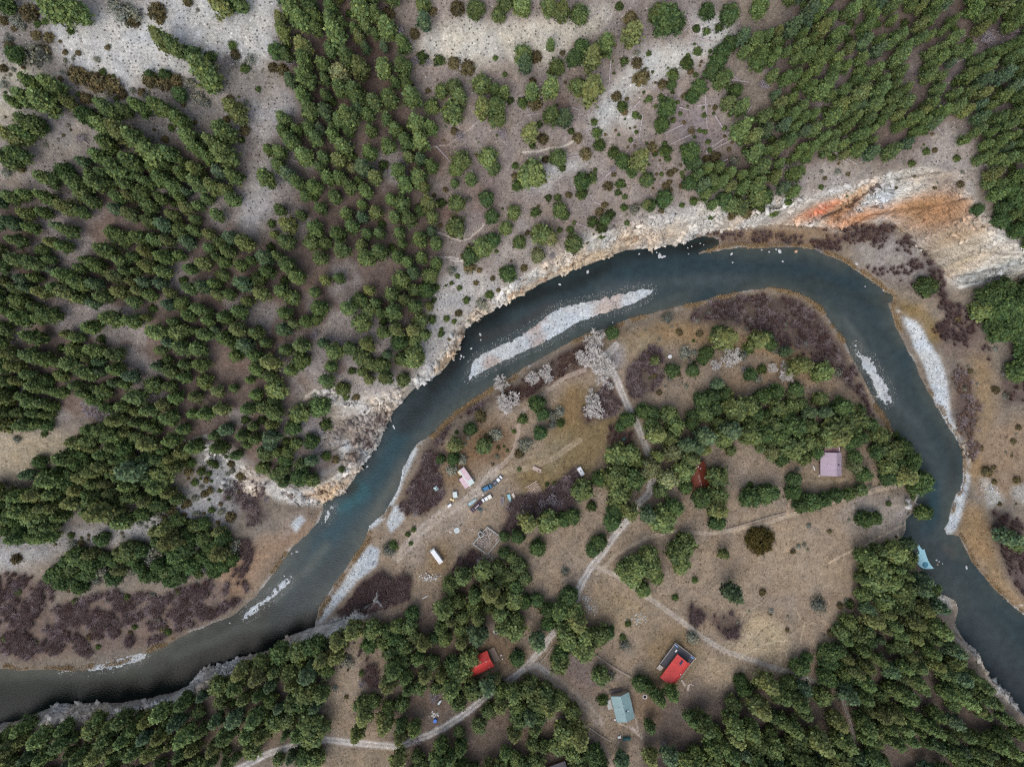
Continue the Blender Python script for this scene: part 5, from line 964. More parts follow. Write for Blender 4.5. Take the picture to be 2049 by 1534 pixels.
# mobile home with pink stripes
t = thing('mobile_home', 'pink and white striped mobile home above the parked trucks', 'mobile home', 930.5, 955, -55, up=1.6)
PNK = M('faded_pink', (212, 186, 194), rough=.5, noise=.12, scale=.8); MINT = M('mint_white', (206, 220, 218), rough=.5, noise=.06)
MB().box(0, 1.05, .2, 9.4, 3.1, 2.4, .12).build('body', MINT, t); MB().box(-1.2, 1.35, 2.6, 6.6, 2.5, .06).build('pink_panel', PNK, t); MB().box(.3, -.35, 2.6, 9.6, .32, .12).build('white_ridge', WHITE, t)
an_ = MB().box(1.8, -1.75, 0, 5.6, 2.5, 2.2, .08).build('annex', PNK, t); MB().box(-3.3, -.95, 0, 2.4, 1.0, 2.0).build('lobby', M('cream_panel', (214, 210, 178)), t)
for i in range(4): MB().box(-3+i*2, 2.63, 1.1, .9, .05, .7).build('window', GLASS, t)
MB().box(3.2, 2.75, .6, .6, .35, .7).build('gas_box', WHITE, t); MB().box(-.3, -3.2, .2, 1.6, .4, .9).build('dark_step', SOOT, t)
# ---------------------------------------------------------------- vehicles
def wheels(t, xs_, hy, r=.38):
    for x in xs_:
        for s in (-1, 1):
            w_ = MB().cyl(x, s*(hy-.08), r, r, .24, 16, axis='y').build('wheel', TYRE, t); MB().cyl(x, s*(hy+.03), r, r*.55, .06, 12, axis='y').build('rim', METAL, w_)
def lamps(t, x, hy, z, m): 
    for s in (-1, 1): MB().box(x, s*hy*.75, z, .08, .3, .2).build('headlight', m, t)
LAMP = M('lamp_glass', (230, 228, 210), rough=.2)
def truck(name, label, cat, px, py, deg, L_, W_, body, roof, bed=None, load=None, canopy=None):
    t = thing(name, label, cat, px, py, deg, up=.9); h = L_/2; y = W_/2
    MB().prism([(-h, .45), (h, .45), (h, .95), (h-.15, 1.08), (h-1.25, 1.14), (-h, 1.1)], -y, y, .06).build('body', body, t)
    x1 = h-1.2; x0 = x1-(2.1 if bed else L_*.62)
    cab = MB().prism([(x0-.05, 1.09), (x1+.1, 1.09), (x1-.45, 1.66), (x0+.15, 1.66)], -y+.08, y-.08, .13).build('windows', GLASS, t)
    MB().box((x0+x1)/2-.15, 0, 1.62, x1-x0-.62, W_-.44, .12, .04).build('roof', roof, t)
    MB().box(h-.65, 0, 1.1, .95, W_-.5, .05, .02).build('hood', roof if roof is not body else body, t)
    if bed:
        b = MB(); bx = (-h+x0)/2; bl = x0+h-.15
        b.box(bx, 0, .8, bl, W_-.3, .32); b.build('bed', bed, t)
        b = MB(); b.box(bx, y-.07, 1.05, bl, .12, .35).box(bx, -y+.07, 1.05, bl, .12, .35).box(-h+.06, 0, 1.05, .1, W_, .35); b.build('bed_sides', body, t)
        if load:
            l = MB(); rr2 = random.Random(int(px))
            for i in range(9): l.box(bx+rr2.uniform(-bl*.35, bl*.35), rr2.uniform(-y*.55, y*.55), 1.1, rr2.uniform(.3, .8), rr2.uniform(.3, .6), rr2.uniform(.15, .5), .03, rr2.uniform(0, 3))
            lo = l.build('load', load, t)
    if canopy: MB().box((-h+x0)/2, 0, 1.1, x0+h-.2, W_-.1, .75, .12).build('canopy', canopy, t)
    wheels(t, (-h+1.0, h-.9), y); lamps(t, h, y, .7, LAMP); MB().box(h+.05, 0, .42, .12, W_-.1, .2).build('bumper', METAL, t); return t
NAVY = M('navy_paint', (48, 46, 78), rough=.35); BLUE = M('blue_paint', (66, 122, 168), rough=.4, noise=.08); DTEAL = M('dark_teal', (28, 78, 92), rough=.35); MAR = M('maroon_paint', (66, 40, 58), rough=.35); GREYL = M('grey_load', (132, 130, 146), noise=.3, scale=2)
truck('pickup_truck', 'white-cabbed pickup with grey junk in its open bed, nose to upper right', 'pickup truck', 995, 961.5, 46, 6.2, 2.15, DTEAL, WHITE, DECKM, GREYL)
truck('van', 'blue van with white stripe behind the junk-laden pickup', 'van', 974, 976, 26, 5.3, 2.3, DTEAL, BLUE)
truck('white_pickup', 'white pickup with dark windscreen parked below the blue van', 'pickup truck', 974, 996.5, 210, 5.4, 2.2, NAVY, WHITE, WHITE, None, M('cream_cover', (232, 234, 222), rough=.5))
t = truck('maroon_truck', 'dark maroon truck with pale roof stripe beside the aluminium boat', 'truck', 953, 1013, 226, 6.6, 2.3, MAR, MAR)
MB().box(-.3, .2, 1.74, 2.8, .3, .05).build('stripe', STEEL, t); MB().box(2.0, 0, 1.2, .25, 1.9, .05).build('trim', STEEL, t)
# white bus
t = thing('bus', 'white bus parked alone on the grass near the river', 'bus', 873.8, 1111.7, 126.5, up=1.6); hb = 4.1
MB().prism([(-hb, .4), (hb-.1, .4), (hb, 1.2), (hb-.15, 2.6), (hb-.5, 2.85), (-hb+.3, 2.9), (-hb, 2.6)], -1.22, 1.22, .1).build('body', WHITE, t)
MB().box(0, 0, 2.86, 7.2, 2.0, .08, .04).build('roof', WHITE, t); MB().prism([(hb-.28, 2.0), (hb-.12, 2.0), (hb-.42, 2.88), (hb-.75, 2.93)], -1.08, 1.08).build('windscreen', M('teal_glass', (40, 88, 102), rough=.2), t)
for i in range(7):
    for s in (-1, 1): MB().box(-3.2+i*.95, s*1.2, 1.6, .72, .12, .75).build('window', GLASS, t)
MB().box(-.4, -1.16, 2.66, 6.6, .12, .1).build('side_trim', DTEAL, t); wheels(t, (-2.6, 2.7), 1.2, .46); lamps(t, hb, 1.1, .8, LAMP)
for x, y in ((-3.2, .5), (-3.5, -.4)): MB().cyl(x, y, 2.92, .14, .14, 10).build('roof_vent', METAL, t)
def camper(name, label, cat, px, py, deg, L_, W_, h, roof, body, vent=True, hitch=True):
    t = thing(name, label, cat, px, py, deg, up=h*.6); MB().box(0, 0, .35, L_, W_, h-.35, .1).build('body', body, t); MB().box(0, 0, h-.02, L_-.2, W_-.2, .07, .03).build('roof', roof, t)
    if vent: MB().box(-.3, .15, h+.04, .5, .5, .15, .04).build('roof_vent', GLASS, t)
    for s in (-1, 1): MB().box(.2, s*W_/2, h*.5, L_*.3, .06, h*.22).build('window', GLASS, t)
    for s in (-1, 1): MB().cyl(0, s*W_/2, .32, .32, .2, 14, axis='y').build('wheel', TYRE, t)
    if hitch: MB().box(L_/2+.5, 0, .35, 1.1, .12, .1).build('hitch', METAL, t)
    return t
camper('white_camper', 'white camper trailer with dark roof vent standing alone in the meadow', 'camper', 1162, 942.5, -60, 4.3, 2.2, 2.3, WHITE, WHITE)
camper('box_trailer', 'pale grey-white box trailer beside two yellow drums', 'trailer', 910.8, 989, -82, 3.0, 2.2, 1.9, MINT, M('grey_white', (176, 186, 196)), False)
camper('small_trailer', 'small white trailer with centre ridge left of the yellow drums', 'trailer', 899.8, 1010.8, 38, 2.3, 1.4, 1.3, WHITE, METAL, False)
t = thing('tool_shed', 'tiny pale teal shed at the edge of the purple willows', 'shed', 872.8, 976.5, 40, up=1.5)
MB().box(0, 0, 0, 1.7, 1.6, 1.9).build('wall', METAL, t); MB().prism([(-1.05, 1.8), (0, 2.35), (1.05, 1.8), (1.05, 1.9), (0, 2.45), (-1.05, 1.9)], -1.0, 1.0).build('roof', M('icy_roof', (190, 220, 222), rough=.4), t); MB().box(0, -.82, 0, .7, .05, 1.5).build('door', DWOOD, t)
def bed_trailer(name, label, px, py, deg, L_, W_, m):
    t = thing(name, label, 'trailer', px, py, deg, up=.8); b = MB(); b.box(0, 0, .6, L_, W_, .1)
    for i in range(9): b.box(-L_/2+.25+i*(L_-.5)/8, 0, .7, L_/10, W_, .03)
    b.build('platform', m, t); MB().box(0, W_/2, .6, L_, .08, .3).box(0, -W_/2, .6, L_, .08, .3).box(-L_/2, 0, .6, .08, W_, .3).build('rail', PALE, t)
    for s in (-1, 1): MB().cyl(-.2, s*(W_/2+.1), .35, .35, .2, 14, axis='y').build('wheel', TYRE, t)
    MB().box(L_/2+.6, 0, .5, 1.2, .12, .1).build('hitch', METAL, t); return t
t = bed_trailer('flatbed_trailer', 'flat trailer with rusty pink boards in the open meadow', 1074.2, 939, -25, 4.4, 1.9, M('rosy_boards', (190, 170, 158), noise=.25, scale=1.5)); MB().box(1.1, -.3, .73, .6, .5, .3, .05).build('tool_box', DWOOD, t)
bed_trailer('frame_trailer', 'bare grey trailer frame left of the cyan boat', 1005, 1001, -88, 3.6, 1.5, M('grey_frame', (126, 120, 126), noise=.3, scale=2))
def boat(name, label, px, py, deg, L_, W_, hull, inner, cat='boat'):
    t = thing(name, label, cat, px, py, deg, up=.5); n = 9; V = []; Fq = []
    def ring(k, s, z): return [(L_*(i/(n-1)-.5), k*W_/2*s*min(1, (1-(i/(n-1))**3)+.02), z) for i in range(n)]
    a = ring(1, 1, .75); b = ring(-1, 1, .75)[::-1]; c = ring(1, .6, .15); d = ring(-1, .6, .15)[::-1]
    o1 = a+b; o2 = c+d; m_ = len(o1); V = o1+o2; Fq = [(i, (i+1) % m_, m_+(i+1) % m_, m_+i) for i in range(m_)]+[tuple(range(m_, 2*m_))]
    s = MB(); s.v = V; s.f = Fq; s.build('hull', hull, t)
    V = [(x*.93, y*.86, .5) for x, y, z in o1]; s = MB(); s.v = V; s.f = [tuple(range(m_))]; s.build('floor', inner, t)
    for x in (-.25, .12): MB().box(x*L_, 0, .55, .3, W_*.8, .06).build('bench', hull, t)
    MB().box(-.02*L_, 0, .62, L_*.8, .07, .07).build('pole', WHITE, t); return t
boat('aluminium_boat', 'pale aluminium boat lying left of the maroon truck', 946, 1003.6, 37, 5.6, 1.7, M('ice_alu', (196, 214, 220), rough=.35), M('alu_floor', (158, 186, 192), rough=.4))
boat('cyan_boat', 'light cyan boat hull beside the beige one, above the dark tank', 1019.7, 997.5, -72, 4.6, 1.7, METAL, M('cyan_cover', (150, 214, 224), rough=.4))
boat('beige_boat', 'beige upturned boat right of the cyan boat', 1029, 994.5, -63, 4.4, 1.4, M('beige_gel', (206, 190, 178), rough=.5), M('beige_cover', (216, 204, 194), rough=.5))
boat('white_canoe', 'short white canoe on the forest floor below the red-roofed forest cabin', 880, 1404, 52, 3.0, 1.0, WHITE, M('canoe_floor', (206, 226, 232)))
t = boat('red_canoe', 'small red canoe lying right of the red-roofed forest cabin', 1034.9, 1313.3, 38, 2.6, .7, M('canoe_red', (186, 58, 52), rough=.4), M('canoe_red_in', (206, 96, 88)))
# tanks, drums
t = thing('fuel_tank', 'dark horizontal fuel tank at the edge of the purple brush', 'tank', 1044.5, 1014.6, -66, up=1); MB().cyl(0, 0, .95, .55, 3.6, 16, axis='x').build('tank', SOOT, t); MB().box(0, 0, 1.46, 2.9, .22, .06).build('top_rail', PALE, t)
for x in (-1.1, 1.1): MB().box(x, 0, 0, .15, 1.0, .6).build('cradle', METAL, t)
t = thing('propane_tank', 'dark green tank lying below the teal-roofed house', 'tank', 1254.2, 1477.3, 0, up=1); MB().cyl(0, 0, .95, .85, 3.6, 18, axis='x').build('tank', M('tank_green', (44, 92, 92), rough=.4), t); MB().box(0, 0, 1.75, .5, .4, .2, .05).build('valve_cover', M('tank_lid', (130, 170, 166)), t)
for x in (-1.1, 1.1): MB().box(x, 0, -.1, .15, 1.3, .6).build('cradle', METAL, t)
t = thing('garden_table', 'small white table set left of the dark green tank', 'table', 1239.5, 1474.5, 10, up=.7); MB().box(0, 0, .7, 1.5, 1.1, .06, .02).build('tabletop', WHITE, t); MB().box(.7, .7, .4, .5, .45, .05).box(.7, .92, .4, .5, .05, .5).build('chair', WHITE, t)
for a, b in ((-.6, -.4), (.6, -.4), (-.6, .4), (.6, .4)): MB().box(a, b, 0, .06, .06, .7).build('leg', METAL, t)
for x, y, lb in ((902.6, 998, 'yellow drum under the box trailer, left one of the pair'), (907.2, 999.6, 'yellow drum under the box trailer, right one of the pair')):
    t = thing('drum', lb, 'drum', x, y, 0, 'yellow drums'); MB().cyl(0, 0, 0, .55, .9, 16).build('barrel', M('drum_yellow', (226, 196, 140), rough=.5), t); MB().cyl(0, 0, .9, .48, .04, 16).build('lid', M('drum_lid', (240, 220, 176)), t)
t = thing('blue_barrel', 'bright blue round barrel beside a rubbish heap in the woods', 'barrel', 871, 1440, 0); MB().cyl(0, 0, 0, .95, 1.1, 18).build('barrel', M('bright_blue', (38, 98, 196), rough=.4), t); MB().cyl(0, 0, 1.1, .85, .05, 18).build('lid', M('bright_blue_lid', (66, 128, 220), rough=.4), t)
t = thing('water_tank', 'round white water tank on the dry flat near the bend', 'tank', 1340.7, 713.2, 0, up=1); MB().cyl(0, 0, 0, .95, 1.2, 20).build('tank', WHITE, t); MB().cyl(0, 0, 1.2, .9, .25, 20, .3).build('lid', WHITE, t)
t = thing('teal_table', 'small teal tabletop standing in the brush beside the main dirt road', 'table', 1246.9, 876.9, -30, up=.8); MB().box(0, 0, .75, 1.9, 1.5, .08, .03).build('tabletop', M('teal_top', (56, 158, 150), rough=.5), t)
for a, b in ((-.8, -.6), (.8, -.6), (-.8, .6), (.8, .6)): MB().box(a, b, 0, .08, .08, .75).build('leg', WOOD, t)
t = thing('grill', 'black grill with pale handle right of the red-roofed forest cabin', 'grill', 1031.8, 1296.5, 60, up=.7); MB().box(0, 0, .7, 1.3, .8, .35, .12).build('lid', SOOT, t); MB().box(-.9, 0, .75, .5, .7, .04).build('shelf', PALE, t)
for a in (-.5, .5): MB().box(a, 0, 0, .07, .6, .7).build('leg', METAL, t)
for x, y, lb in ((1002.8, 1309.7, 'white garden chair right of the forest cabin, upper of two'), (1005.4, 1316.8, 'white garden chair right of the forest cabin, lower of two'), (966.6, 989.3, 'white plastic chair between the blue van and the white pickup')):
    t = thing('garden_chair', lb, 'chair', x, y, rnd.uniform(0, 360), 'white garden chairs'); MB().box(0, 0, .42, .6, .6, .06).build('seat', WHITE, t); MB().box(-.28, 0, .45, .06, .6, .5).build('backrest', WHITE, t)
    for a, b in ((-.25, -.25), (.25, -.25), (-.25, .25), (.25, .25)): MB().box(a, b, 0, .05, .05, .42).build('leg', WHITE, t)
def ring_of_stones(name, label, px, py, r, m, n=11, slab=False):
    t = thing(name, label, 'fire pit', px, py, 0); rr3 = random.Random(int(px)); s = MB()
    for i in range(n): a = i/n*6.283; s.box(r*math.cos(a), r*math.sin(a), -.05, r*.52, r*.4, .35, .08, a+1.57)
    s.build('stone_ring', m, t); MB().cyl(0, 0, -.05, r*.75, .12, 12).build('ash_bed', SOOT, t)
    if slab: MB().box(0, .2, -.1, r*3.6, r*3.2, .16, .04, .4).build('slab', CONC, t)
ring_of_stones('fire_pit', 'round white-stone fire pit between teal-roofed house and cabin', 1290.3, 1393, .95, M('white_stone', (220, 218, 214))); ring_of_stones('fire_pit', 'fire pit on a pale slab above the red-roofed forest cabin', 992.4, 1264.5, .7, M('grey_stone', (196, 200, 206)), slab=True); ring_of_stones('fire_pit', 'little stone fire pit on bare rock above the river', 1801.8, 1028.8, .6, M('white_stone', (220, 218, 214)))
t = thing('concrete_pad', 'round pale concrete pad above the white bus', 'concrete pad', 914, 1060.8, 0); MB().cyl(0, 0, -.1, 1.4, .28, 22).build('pad', M('icy_concrete', (198, 210, 214)), t); MB().cyl(.1, .1, .17, .35, .06, 12).build('cover', METAL, t)
# derelict foundation
t = thing('ruined_foundation', 'roofless square foundation of pale walls filled with rubble and brush', 'ruin', 975.3, 1081.3, 0)
o0 = t.location; cr_ = [P3(*p, .5)-o0 for p in S('975.3,1053.2 1003.4,1074.3 975.3,1109.4 946.7,1087.4')]; bx = [P3(*p, .5)-o0 for p in S('960.4,1061 968.3,1067.7 962.5,1074.7 956.8,1068')]
def wall_run(P, w_, h, nm, skip=()):
    for i in range(len(P)):
        if i in skip: continue
        a, b = P[i], P[(i+1) % len(P)]; L_ = math.hypot(b.x-a.x, b.y-a.y); MB().box((a.x+b.x)/2, (a.y+b.y)/2, -.6, L_+.1, w_, h+.6, .04, math.atan2(b.y-a.y, b.x-a.x)).build(nm, CONC, t)
wall_run(cr_, .42, .9, 'foundation_wall', (3,)); wall_run([cr_[3], (cr_[3]*.55+cr_[0]*.45)], .42, .9, 'foundation_wall', (1,)); wall_run([(cr_[3]*.3+cr_[0]*.7), cr_[0]], .3, .8, 'foundation_wall', (1,)); wall_run(bx, .4, 1.3, 'chimney_base')
rb_ = MB(); r4 = random.Random(5)
for i in range(260):
    u, v = r4.random(), r4.random(); q = cr_[0]*(1-u)*(1-v)+cr_[1]*u*(1-v)+cr_[2]*u*v+cr_[3]*(1-u)*v; rb_.box(q.x, q.y, -.1, r4.uniform(.25, 1.0), r4.uniform(.2, .7), r4.uniform(.15, .4), .04, r4.uniform(0, 3))
rb_.build('rubble', M('rubble', (168, 158, 152), noise=.35, scale=2), t)
def heap(name, label, px, py, n, sp_, m, cat='rubble heap', s0=.15, s1=.55):
    t = thing(name, label, cat, px, py); b = MB(); r5 = random.Random(int(px*7+py))
    for i in range(n): b.box(r5.gauss(0, sp_), r5.gauss(0, sp_*.7), -.05, r5.uniform(s0, s1*1.6), r5.uniform(s0, s1), r5.uniform(.15, .45), .03, r5.uniform(0, 3), r5.uniform(-.3, .3))
    b.build('pieces', m, t)
heap('rubble_heap', 'grey rubble heap just below the derelict foundation', 972, 1122, 90, 2.6, M('grey_rubble', (184, 184, 190), noise=.3)); heap('rubbish_heap', 'pale rubbish heap beside the bright blue barrel', 869, 1430, 45, 1.1, M('pale_rubbish', (206, 204, 200), noise=.3)); heap('rock_heap', 'white rock heap in purple brush below the bus', 862, 1157, 80, 2.4, M('white_rock', (206, 208, 210), noise=.25))
heap('junk_pile', 'dark teal junk pile touching the maroon truck', 961.5, 1019.5, 26, .8, DTEAL); heap('debris_pile', 'small pale debris pile left of the round concrete pad', 900.5, 1062, 22, .9, M('pale_debris', (206, 190, 180))); heap('debris_pile', 'scatter of pale stones between the pad and the foundation', 944, 1061, 14, 1.1, M('pale_debris', (206, 190, 180)))
heap('stone_outcrop', 'pale stone outcrop right of the main road, upper of two', 1172, 1198, 40, 1.6, CONC, 'rocks'); heap('stone_outcrop', 'pale stone outcrop right of the main road, lower of two', 1183, 1218, 60, 1.7, CONC, 'rocks'); heap('stone_outcrop', 'long low stone outcrop between the two lower tracks', 1277, 1237, 60, 2.4, CONC, 'rocks'); heap('snow_patch', 'pale lichen-white stones beside the gravel strip east of the river', 1990, 985, 70, 3.4, M('white_rock', (206, 208, 210), noise=.25), 'rocks')
# logs, poles, fallen trunks
def log(name, label, a, b, r0, r1, m, cat='log', group=None, up=.2, stubs=0, lift=0.0):
    A = P3(a[0], a[1], up); B = P3(b[0], b[1], up); A.z += r0+lift; B.z += r1+lift
    d = B-A; t = empty(name, A, 0); V = []; Fq = []; k = 4; rr6 = random.Random(int(a[0]*3+a[1]))
    pr = Vector((0, 0, 0))
    for i in range(k):
        q = d*(i+1)/k; g = A+q; gz = zat(g.x, g.y)+r0*.8+lift; q = Vector((q.x, q.y, max(q.z, gz-A.z)))
        tube(V, Fq, pr, q, r0+(r1-r0)*i/k, r0+(r1-r0)*(i+1)/k, 7); pr = q
    n7 = 7; Fq.append(tuple(range(n7-1, -1, -1))); Fq.append(tuple(range(len(V)-n7, len(V))))
    me = bpy.data.meshes.new('stem'); me.from_pydata(V, [], Fq); me.materials.append(m); obj('stem', me, t)
    if stubs:
        V = []; Fq = []; L_ = d.length
        for i in range(stubs):
            u = rr6.uniform(.35, .97); c = d*u; an = rr6.uniform(0, 6.28); e = c+Vector((math.cos(an), math.sin(an), .6))*rr6.uniform(.6, 1.6); tube(V, Fq, c, e, r1*.7, .02, 4)
        me = bpy.data.meshes.new('branches'); me.from_pydata(V, [], Fq); me.materials.append(m); obj('branches', me, t)
    return tag(t, label, cat, group)
SNAG = M('grey_deadwood', (176, 166, 168), noise=.25, scale=2)
FALL = '''1199,22,1173,40 1354,24,1374,31 1374,30,1391,77 1399,78,1439,86 1396,36,1369,62 1222,122,1216,197 1264,165,1244,179 1204,200,1179,232 1199,242,1164,270 1281,202,1244,242 1286,230,1278,282 1269,282,1244,320 1334,190,1306,200 1366,250,1329,267 1384,269,1339,290 1379,257,1414,257 1359,215,1384,222 1411,190,1415,257 1431,232,1456,272 1394,212,1429,207 1469,277,1416,305 1414,302,1415,345 1459,136,1434,151 1461,147,1479,162 1464,160,1499,165 1054,231,1084,227 1144,216,1161,220 1161,312,1134,316 1224,342,1196,370 1504,212,1486,242 1456,319,1436,327 1449,277,1421,297 1474,262,1450,268 872,292,902,325
1601,0,1613,45 1568,52,1606,37 1686,277,1728,260 1686,292,1748,272 1710,272,1711,283 1738,257,1746,275 1671,305,1718,330 1676,312,1701,330 1896,200,1861,237 1878,212,1901,235 1863,240,1886,270 1911,200,1923,207 1936,215,1996,210 2033,175,2011,200 1861,165,1886,155 1961,55,1978,40 2001,60,2046,64 1948,122,1981,95 1773,222,1788,207 1911,125,1936,117
1189,404,1216,414 1149,446,1179,456 160,275,178,290 '''
fl_n = 0
for tk in FALL.split():
    a = [float(v) for v in tk.split(',')]; L_ = math.hypot(a[2]-a[0], a[3]-a[1]); fl_n += 1
    s = 'short' if L_ < 28 else 'long' if L_ > 45 else 'grey'
    log('fallen_log', f"{s} fallen dead trunk on the slope, {(a[0]+a[2])/40.98:.1f}% across and {(a[1]+a[3])/30.68:.1f}% down the photo", a[:2], a[2:], .36, .16, SNAG, 'fallen tree', 'fallen dead trunks', stubs=6 if L_ > 30 else 2)
log('fallen_pole', 'straight pale pole lying beside the loop track near bare trees', (1126.4, 741), (1145.4, 725), .24, .18, PALE); log('fallen_pole', 'thin pale stick below the lower left bare tree', (1004, 836), (1010, 823), .12, .08, PALE); log('fallen_pole', 'thin stick on grass left of the main road by the grove', (1242, 820), (1247, 832), .12, .08, PALE)
log('fallen_pole', 'bleached pole leaning out of the wood above the forest cabin', (882, 1286), (893, 1280), .2, .12, PALE); log('fallen_pole', 'short pale board left of the lilac-roofed house', (1627.5, 931), (1630, 940), .2, .3, WHITE); log('fallen_pole', 'white pipe lying in brush above the willow end of the ridge', (845, 1197), (856, 1191), .25, .2, WHITE)
for i in range(11):
    u = (i-5)*.62; A = Vector((math.cos(math.radians(31)), math.sin(math.radians(31)))); c = P3(1069.8, 978.5); off = Vector((A.y, -A.x))*u; L_ = rnd.uniform(5.0, 6.6)/2; sh = rnd.uniform(-.4, .4)
    V = []; Fq = []; p0 = Vector((off.x-A.x*(L_-sh), off.y-A.y*(L_-sh), .27)); p1 = Vector((off.x+A.x*(L_+sh), off.y+A.y*(L_+sh), .27)); r_ = rnd.uniform(.18, .27); tube(V, Fq, p0-p0, p1-p0, r_, r_*.8, 8); Fq.append(tuple(range(7, -1, -1))); Fq.append(tuple(range(8, 16)))
    me = bpy.data.meshes.new('stem'); me.from_pydata(V, [], Fq); me.materials.append(LOGM); o = obj('cut_log', me); o.location = c+p0; tag(o, f"{['topmost', 'second from top', 'third from top', 'fourth from top', 'fifth from top', 'middle', 'fifth from bottom', 'fourth from bottom', 'third from bottom', 'second from bottom', 'bottom'][i]} log of the brown log pile", 'log', 'logs in the log pile')
for i in range(5):
    log('lumber', f"{['topmost', 'second', 'middle', 'fourth', 'lowest'][i]} thin pole of the loose lumber left of the log pile", (1013+i*1.2, 974.5+i*2.3), (1040+i*1.5-(i % 2)*6, 976+i*2.6), .09, .07, LOGM, 'pole', 'loose lumber poles')
log('lumber', 'short upright-lying grey beam left of the loose lumber', (1015, 974), (1011.5, 982), .14, .14, WOOD); log('lumber', 'pale beam lying above the foundation ruin', (942, 1039.5), (957, 1038.5), .14, .14, PALE)
def fence(name, label, P, h=1.1, step=2.4):
    Wp = [P3(*p, .8) for p in P]; t = tag(empty(name, Wp[0]), label, 'fence'); o = Wp[0]; tot = 0
    rail = []; 
    for a, b in zip(Wp[:-1], Wp[1:]):
        L_ = math.hypot(b.x-a.x, b.y-a.y); n = max(1, int(L_/step))
        for i in range(n):
            p = a.lerp(b, i/n); q = a.lerp(b, (i+1)/n); pz = zat(p.x, p.y)-o.z; qz = zat(q.x, q.y)-o.z
            MB().box(p.x-o.x, p.y-o.y, pz-.3, .16, .16, h+.35).build('post', PALE, t)
            V = []; Fq = []
            for hh in (h*.92, h*.5): tube(V, Fq, (p.x-o.x, p.y-o.y, pz+hh), (q.x-o.x, q.y-o.y, qz+hh), .11, .11, 5)
            me = bpy.data.meshes.new('rail'); me.from_pydata(V, [], Fq); me.materials.append(PALE); obj('rail', me, t)
    return t
fence('rail_fence', 'long pale rail fence along the track above the hayfield', S('1455,1059 1500,1046 1540,1034 1572,1026')); fence('rail_fence', 'short rail fence ending under trees near the river rim', S('1741,978 1762,972 1784,967')); fence('rail_fence', 'rail fence sloping down toward the teal-roofed house', S('1192,1310 1215,1326 1240,1342 1262,1354'))
fence('rail_fence', 'rail fence left of the teal-roofed house beside a round pine', S('1106,1411 1125,1423 1138,1430')); fence('rail_fence', 'rail fence lowest in the photo beside the curving track', S('1180,1456 1200,1470 1222,1483')); fence('rail_fence', 'short rail fence beside the road above the forked junction', S('1079,1329 1092,1312 1106,1293'))
# river rocks
def boulder(label, px, py, rx, ry, base):
    p = P3(px, py); bm = bmesh.new(); bmesh.ops.create_icosphere(bm, subdivisions=2, radius=1); r7 = random.Random(int(px*3+py)); a = r7.uniform(0, 3)
    for v in bm.verts:
        q = 1+r7.uniform(-.16, .14); v.co = Vector((v.co.x*rx*q, v.co.y*ry*q, v.co.z*min(rx, ry)*.6*q))
    me = bpy.data.meshes.new('river_boulder'); bm.to_mesh(me); bm.free(); me.materials.append(mat('boulder_'+('pale' if base > 0 else 'tan'), (196, 200, 204) if base > 0 else (206, 170, 140), .8, .2, 1.5))
    o = obj('river_boulder', me); o.location = (p.x, p.y, max(p.z, 0)+.05); o.rotation_euler = (0, 0, a); tag(o, label, 'boulder', 'boulders in the river')
BO = '''1320,512,2.6,1.8 1326,514,1.4,1 1330,513,1.2,.9 1176,544,1.7,1.2 1154,537,.9,.8 1120,569,1.4,.9 1279,508,1,.7 1314,505,.8,.6 1376,496,.7,.6 1384,493,.7,.6 1401,487,.7,.5 1408,490,.6,.5 1378,508,.7,.5 1464,508,1.0,1.4 1466,525,.9,.7 1560,503,2.2,1.6 1593,503,1.6,1.3 1539,504,.9,.8 1553,499,.9,.7 1566,523,1.0,.8 1524,500,.8,.7 928,672,1.6,1 961,669,1.4,.9 962,680,.8,.7 943,697,1.2,.9 923,712,1.3,.9 928,714,.9,.8 908,720,1,.7 921,718,.7,.6 788,854,.8,2.2 1851,1122,.8,.7 1874,1120,1.0,.8 1879,1123,.7,.6 1876,1129,.7,.6 1886,1127,.7,.5 1934,1135,1.9,.8 1866,1165,.9,.8 1872,1170,.8,.7 1868,1178,.9,.7 1878,1185,1,.8 583,1153,.9,.6 594,1103,1.3,.7 584,1107,.7,.6 569,1152,.8,.6 1714,528,1.5,1.2 1731,573,.8,.6 1768,581,.9,.7 1226,645,.8,.7 460,1246,.8,.5 735,933,.7,1.4'''
for i, tk in enumerate(BO.split()):
    a = [float(v) for v in tk.split(',')]; tan = a[0] in (1593, 1876); sz = 'tiny' if a[2]*a[3] < .7 else 'small' if a[2]*a[3] < 1.6 else 'big'
    boulder(f"{sz} {'tan' if tan else 'pale'} boulder in the river, {a[0]/20.49:.1f}% across and {a[1]/15.34:.1f}% down the photo", a[0], a[1], a[2]*.55, a[3]*.55, 0 if tan else 1)
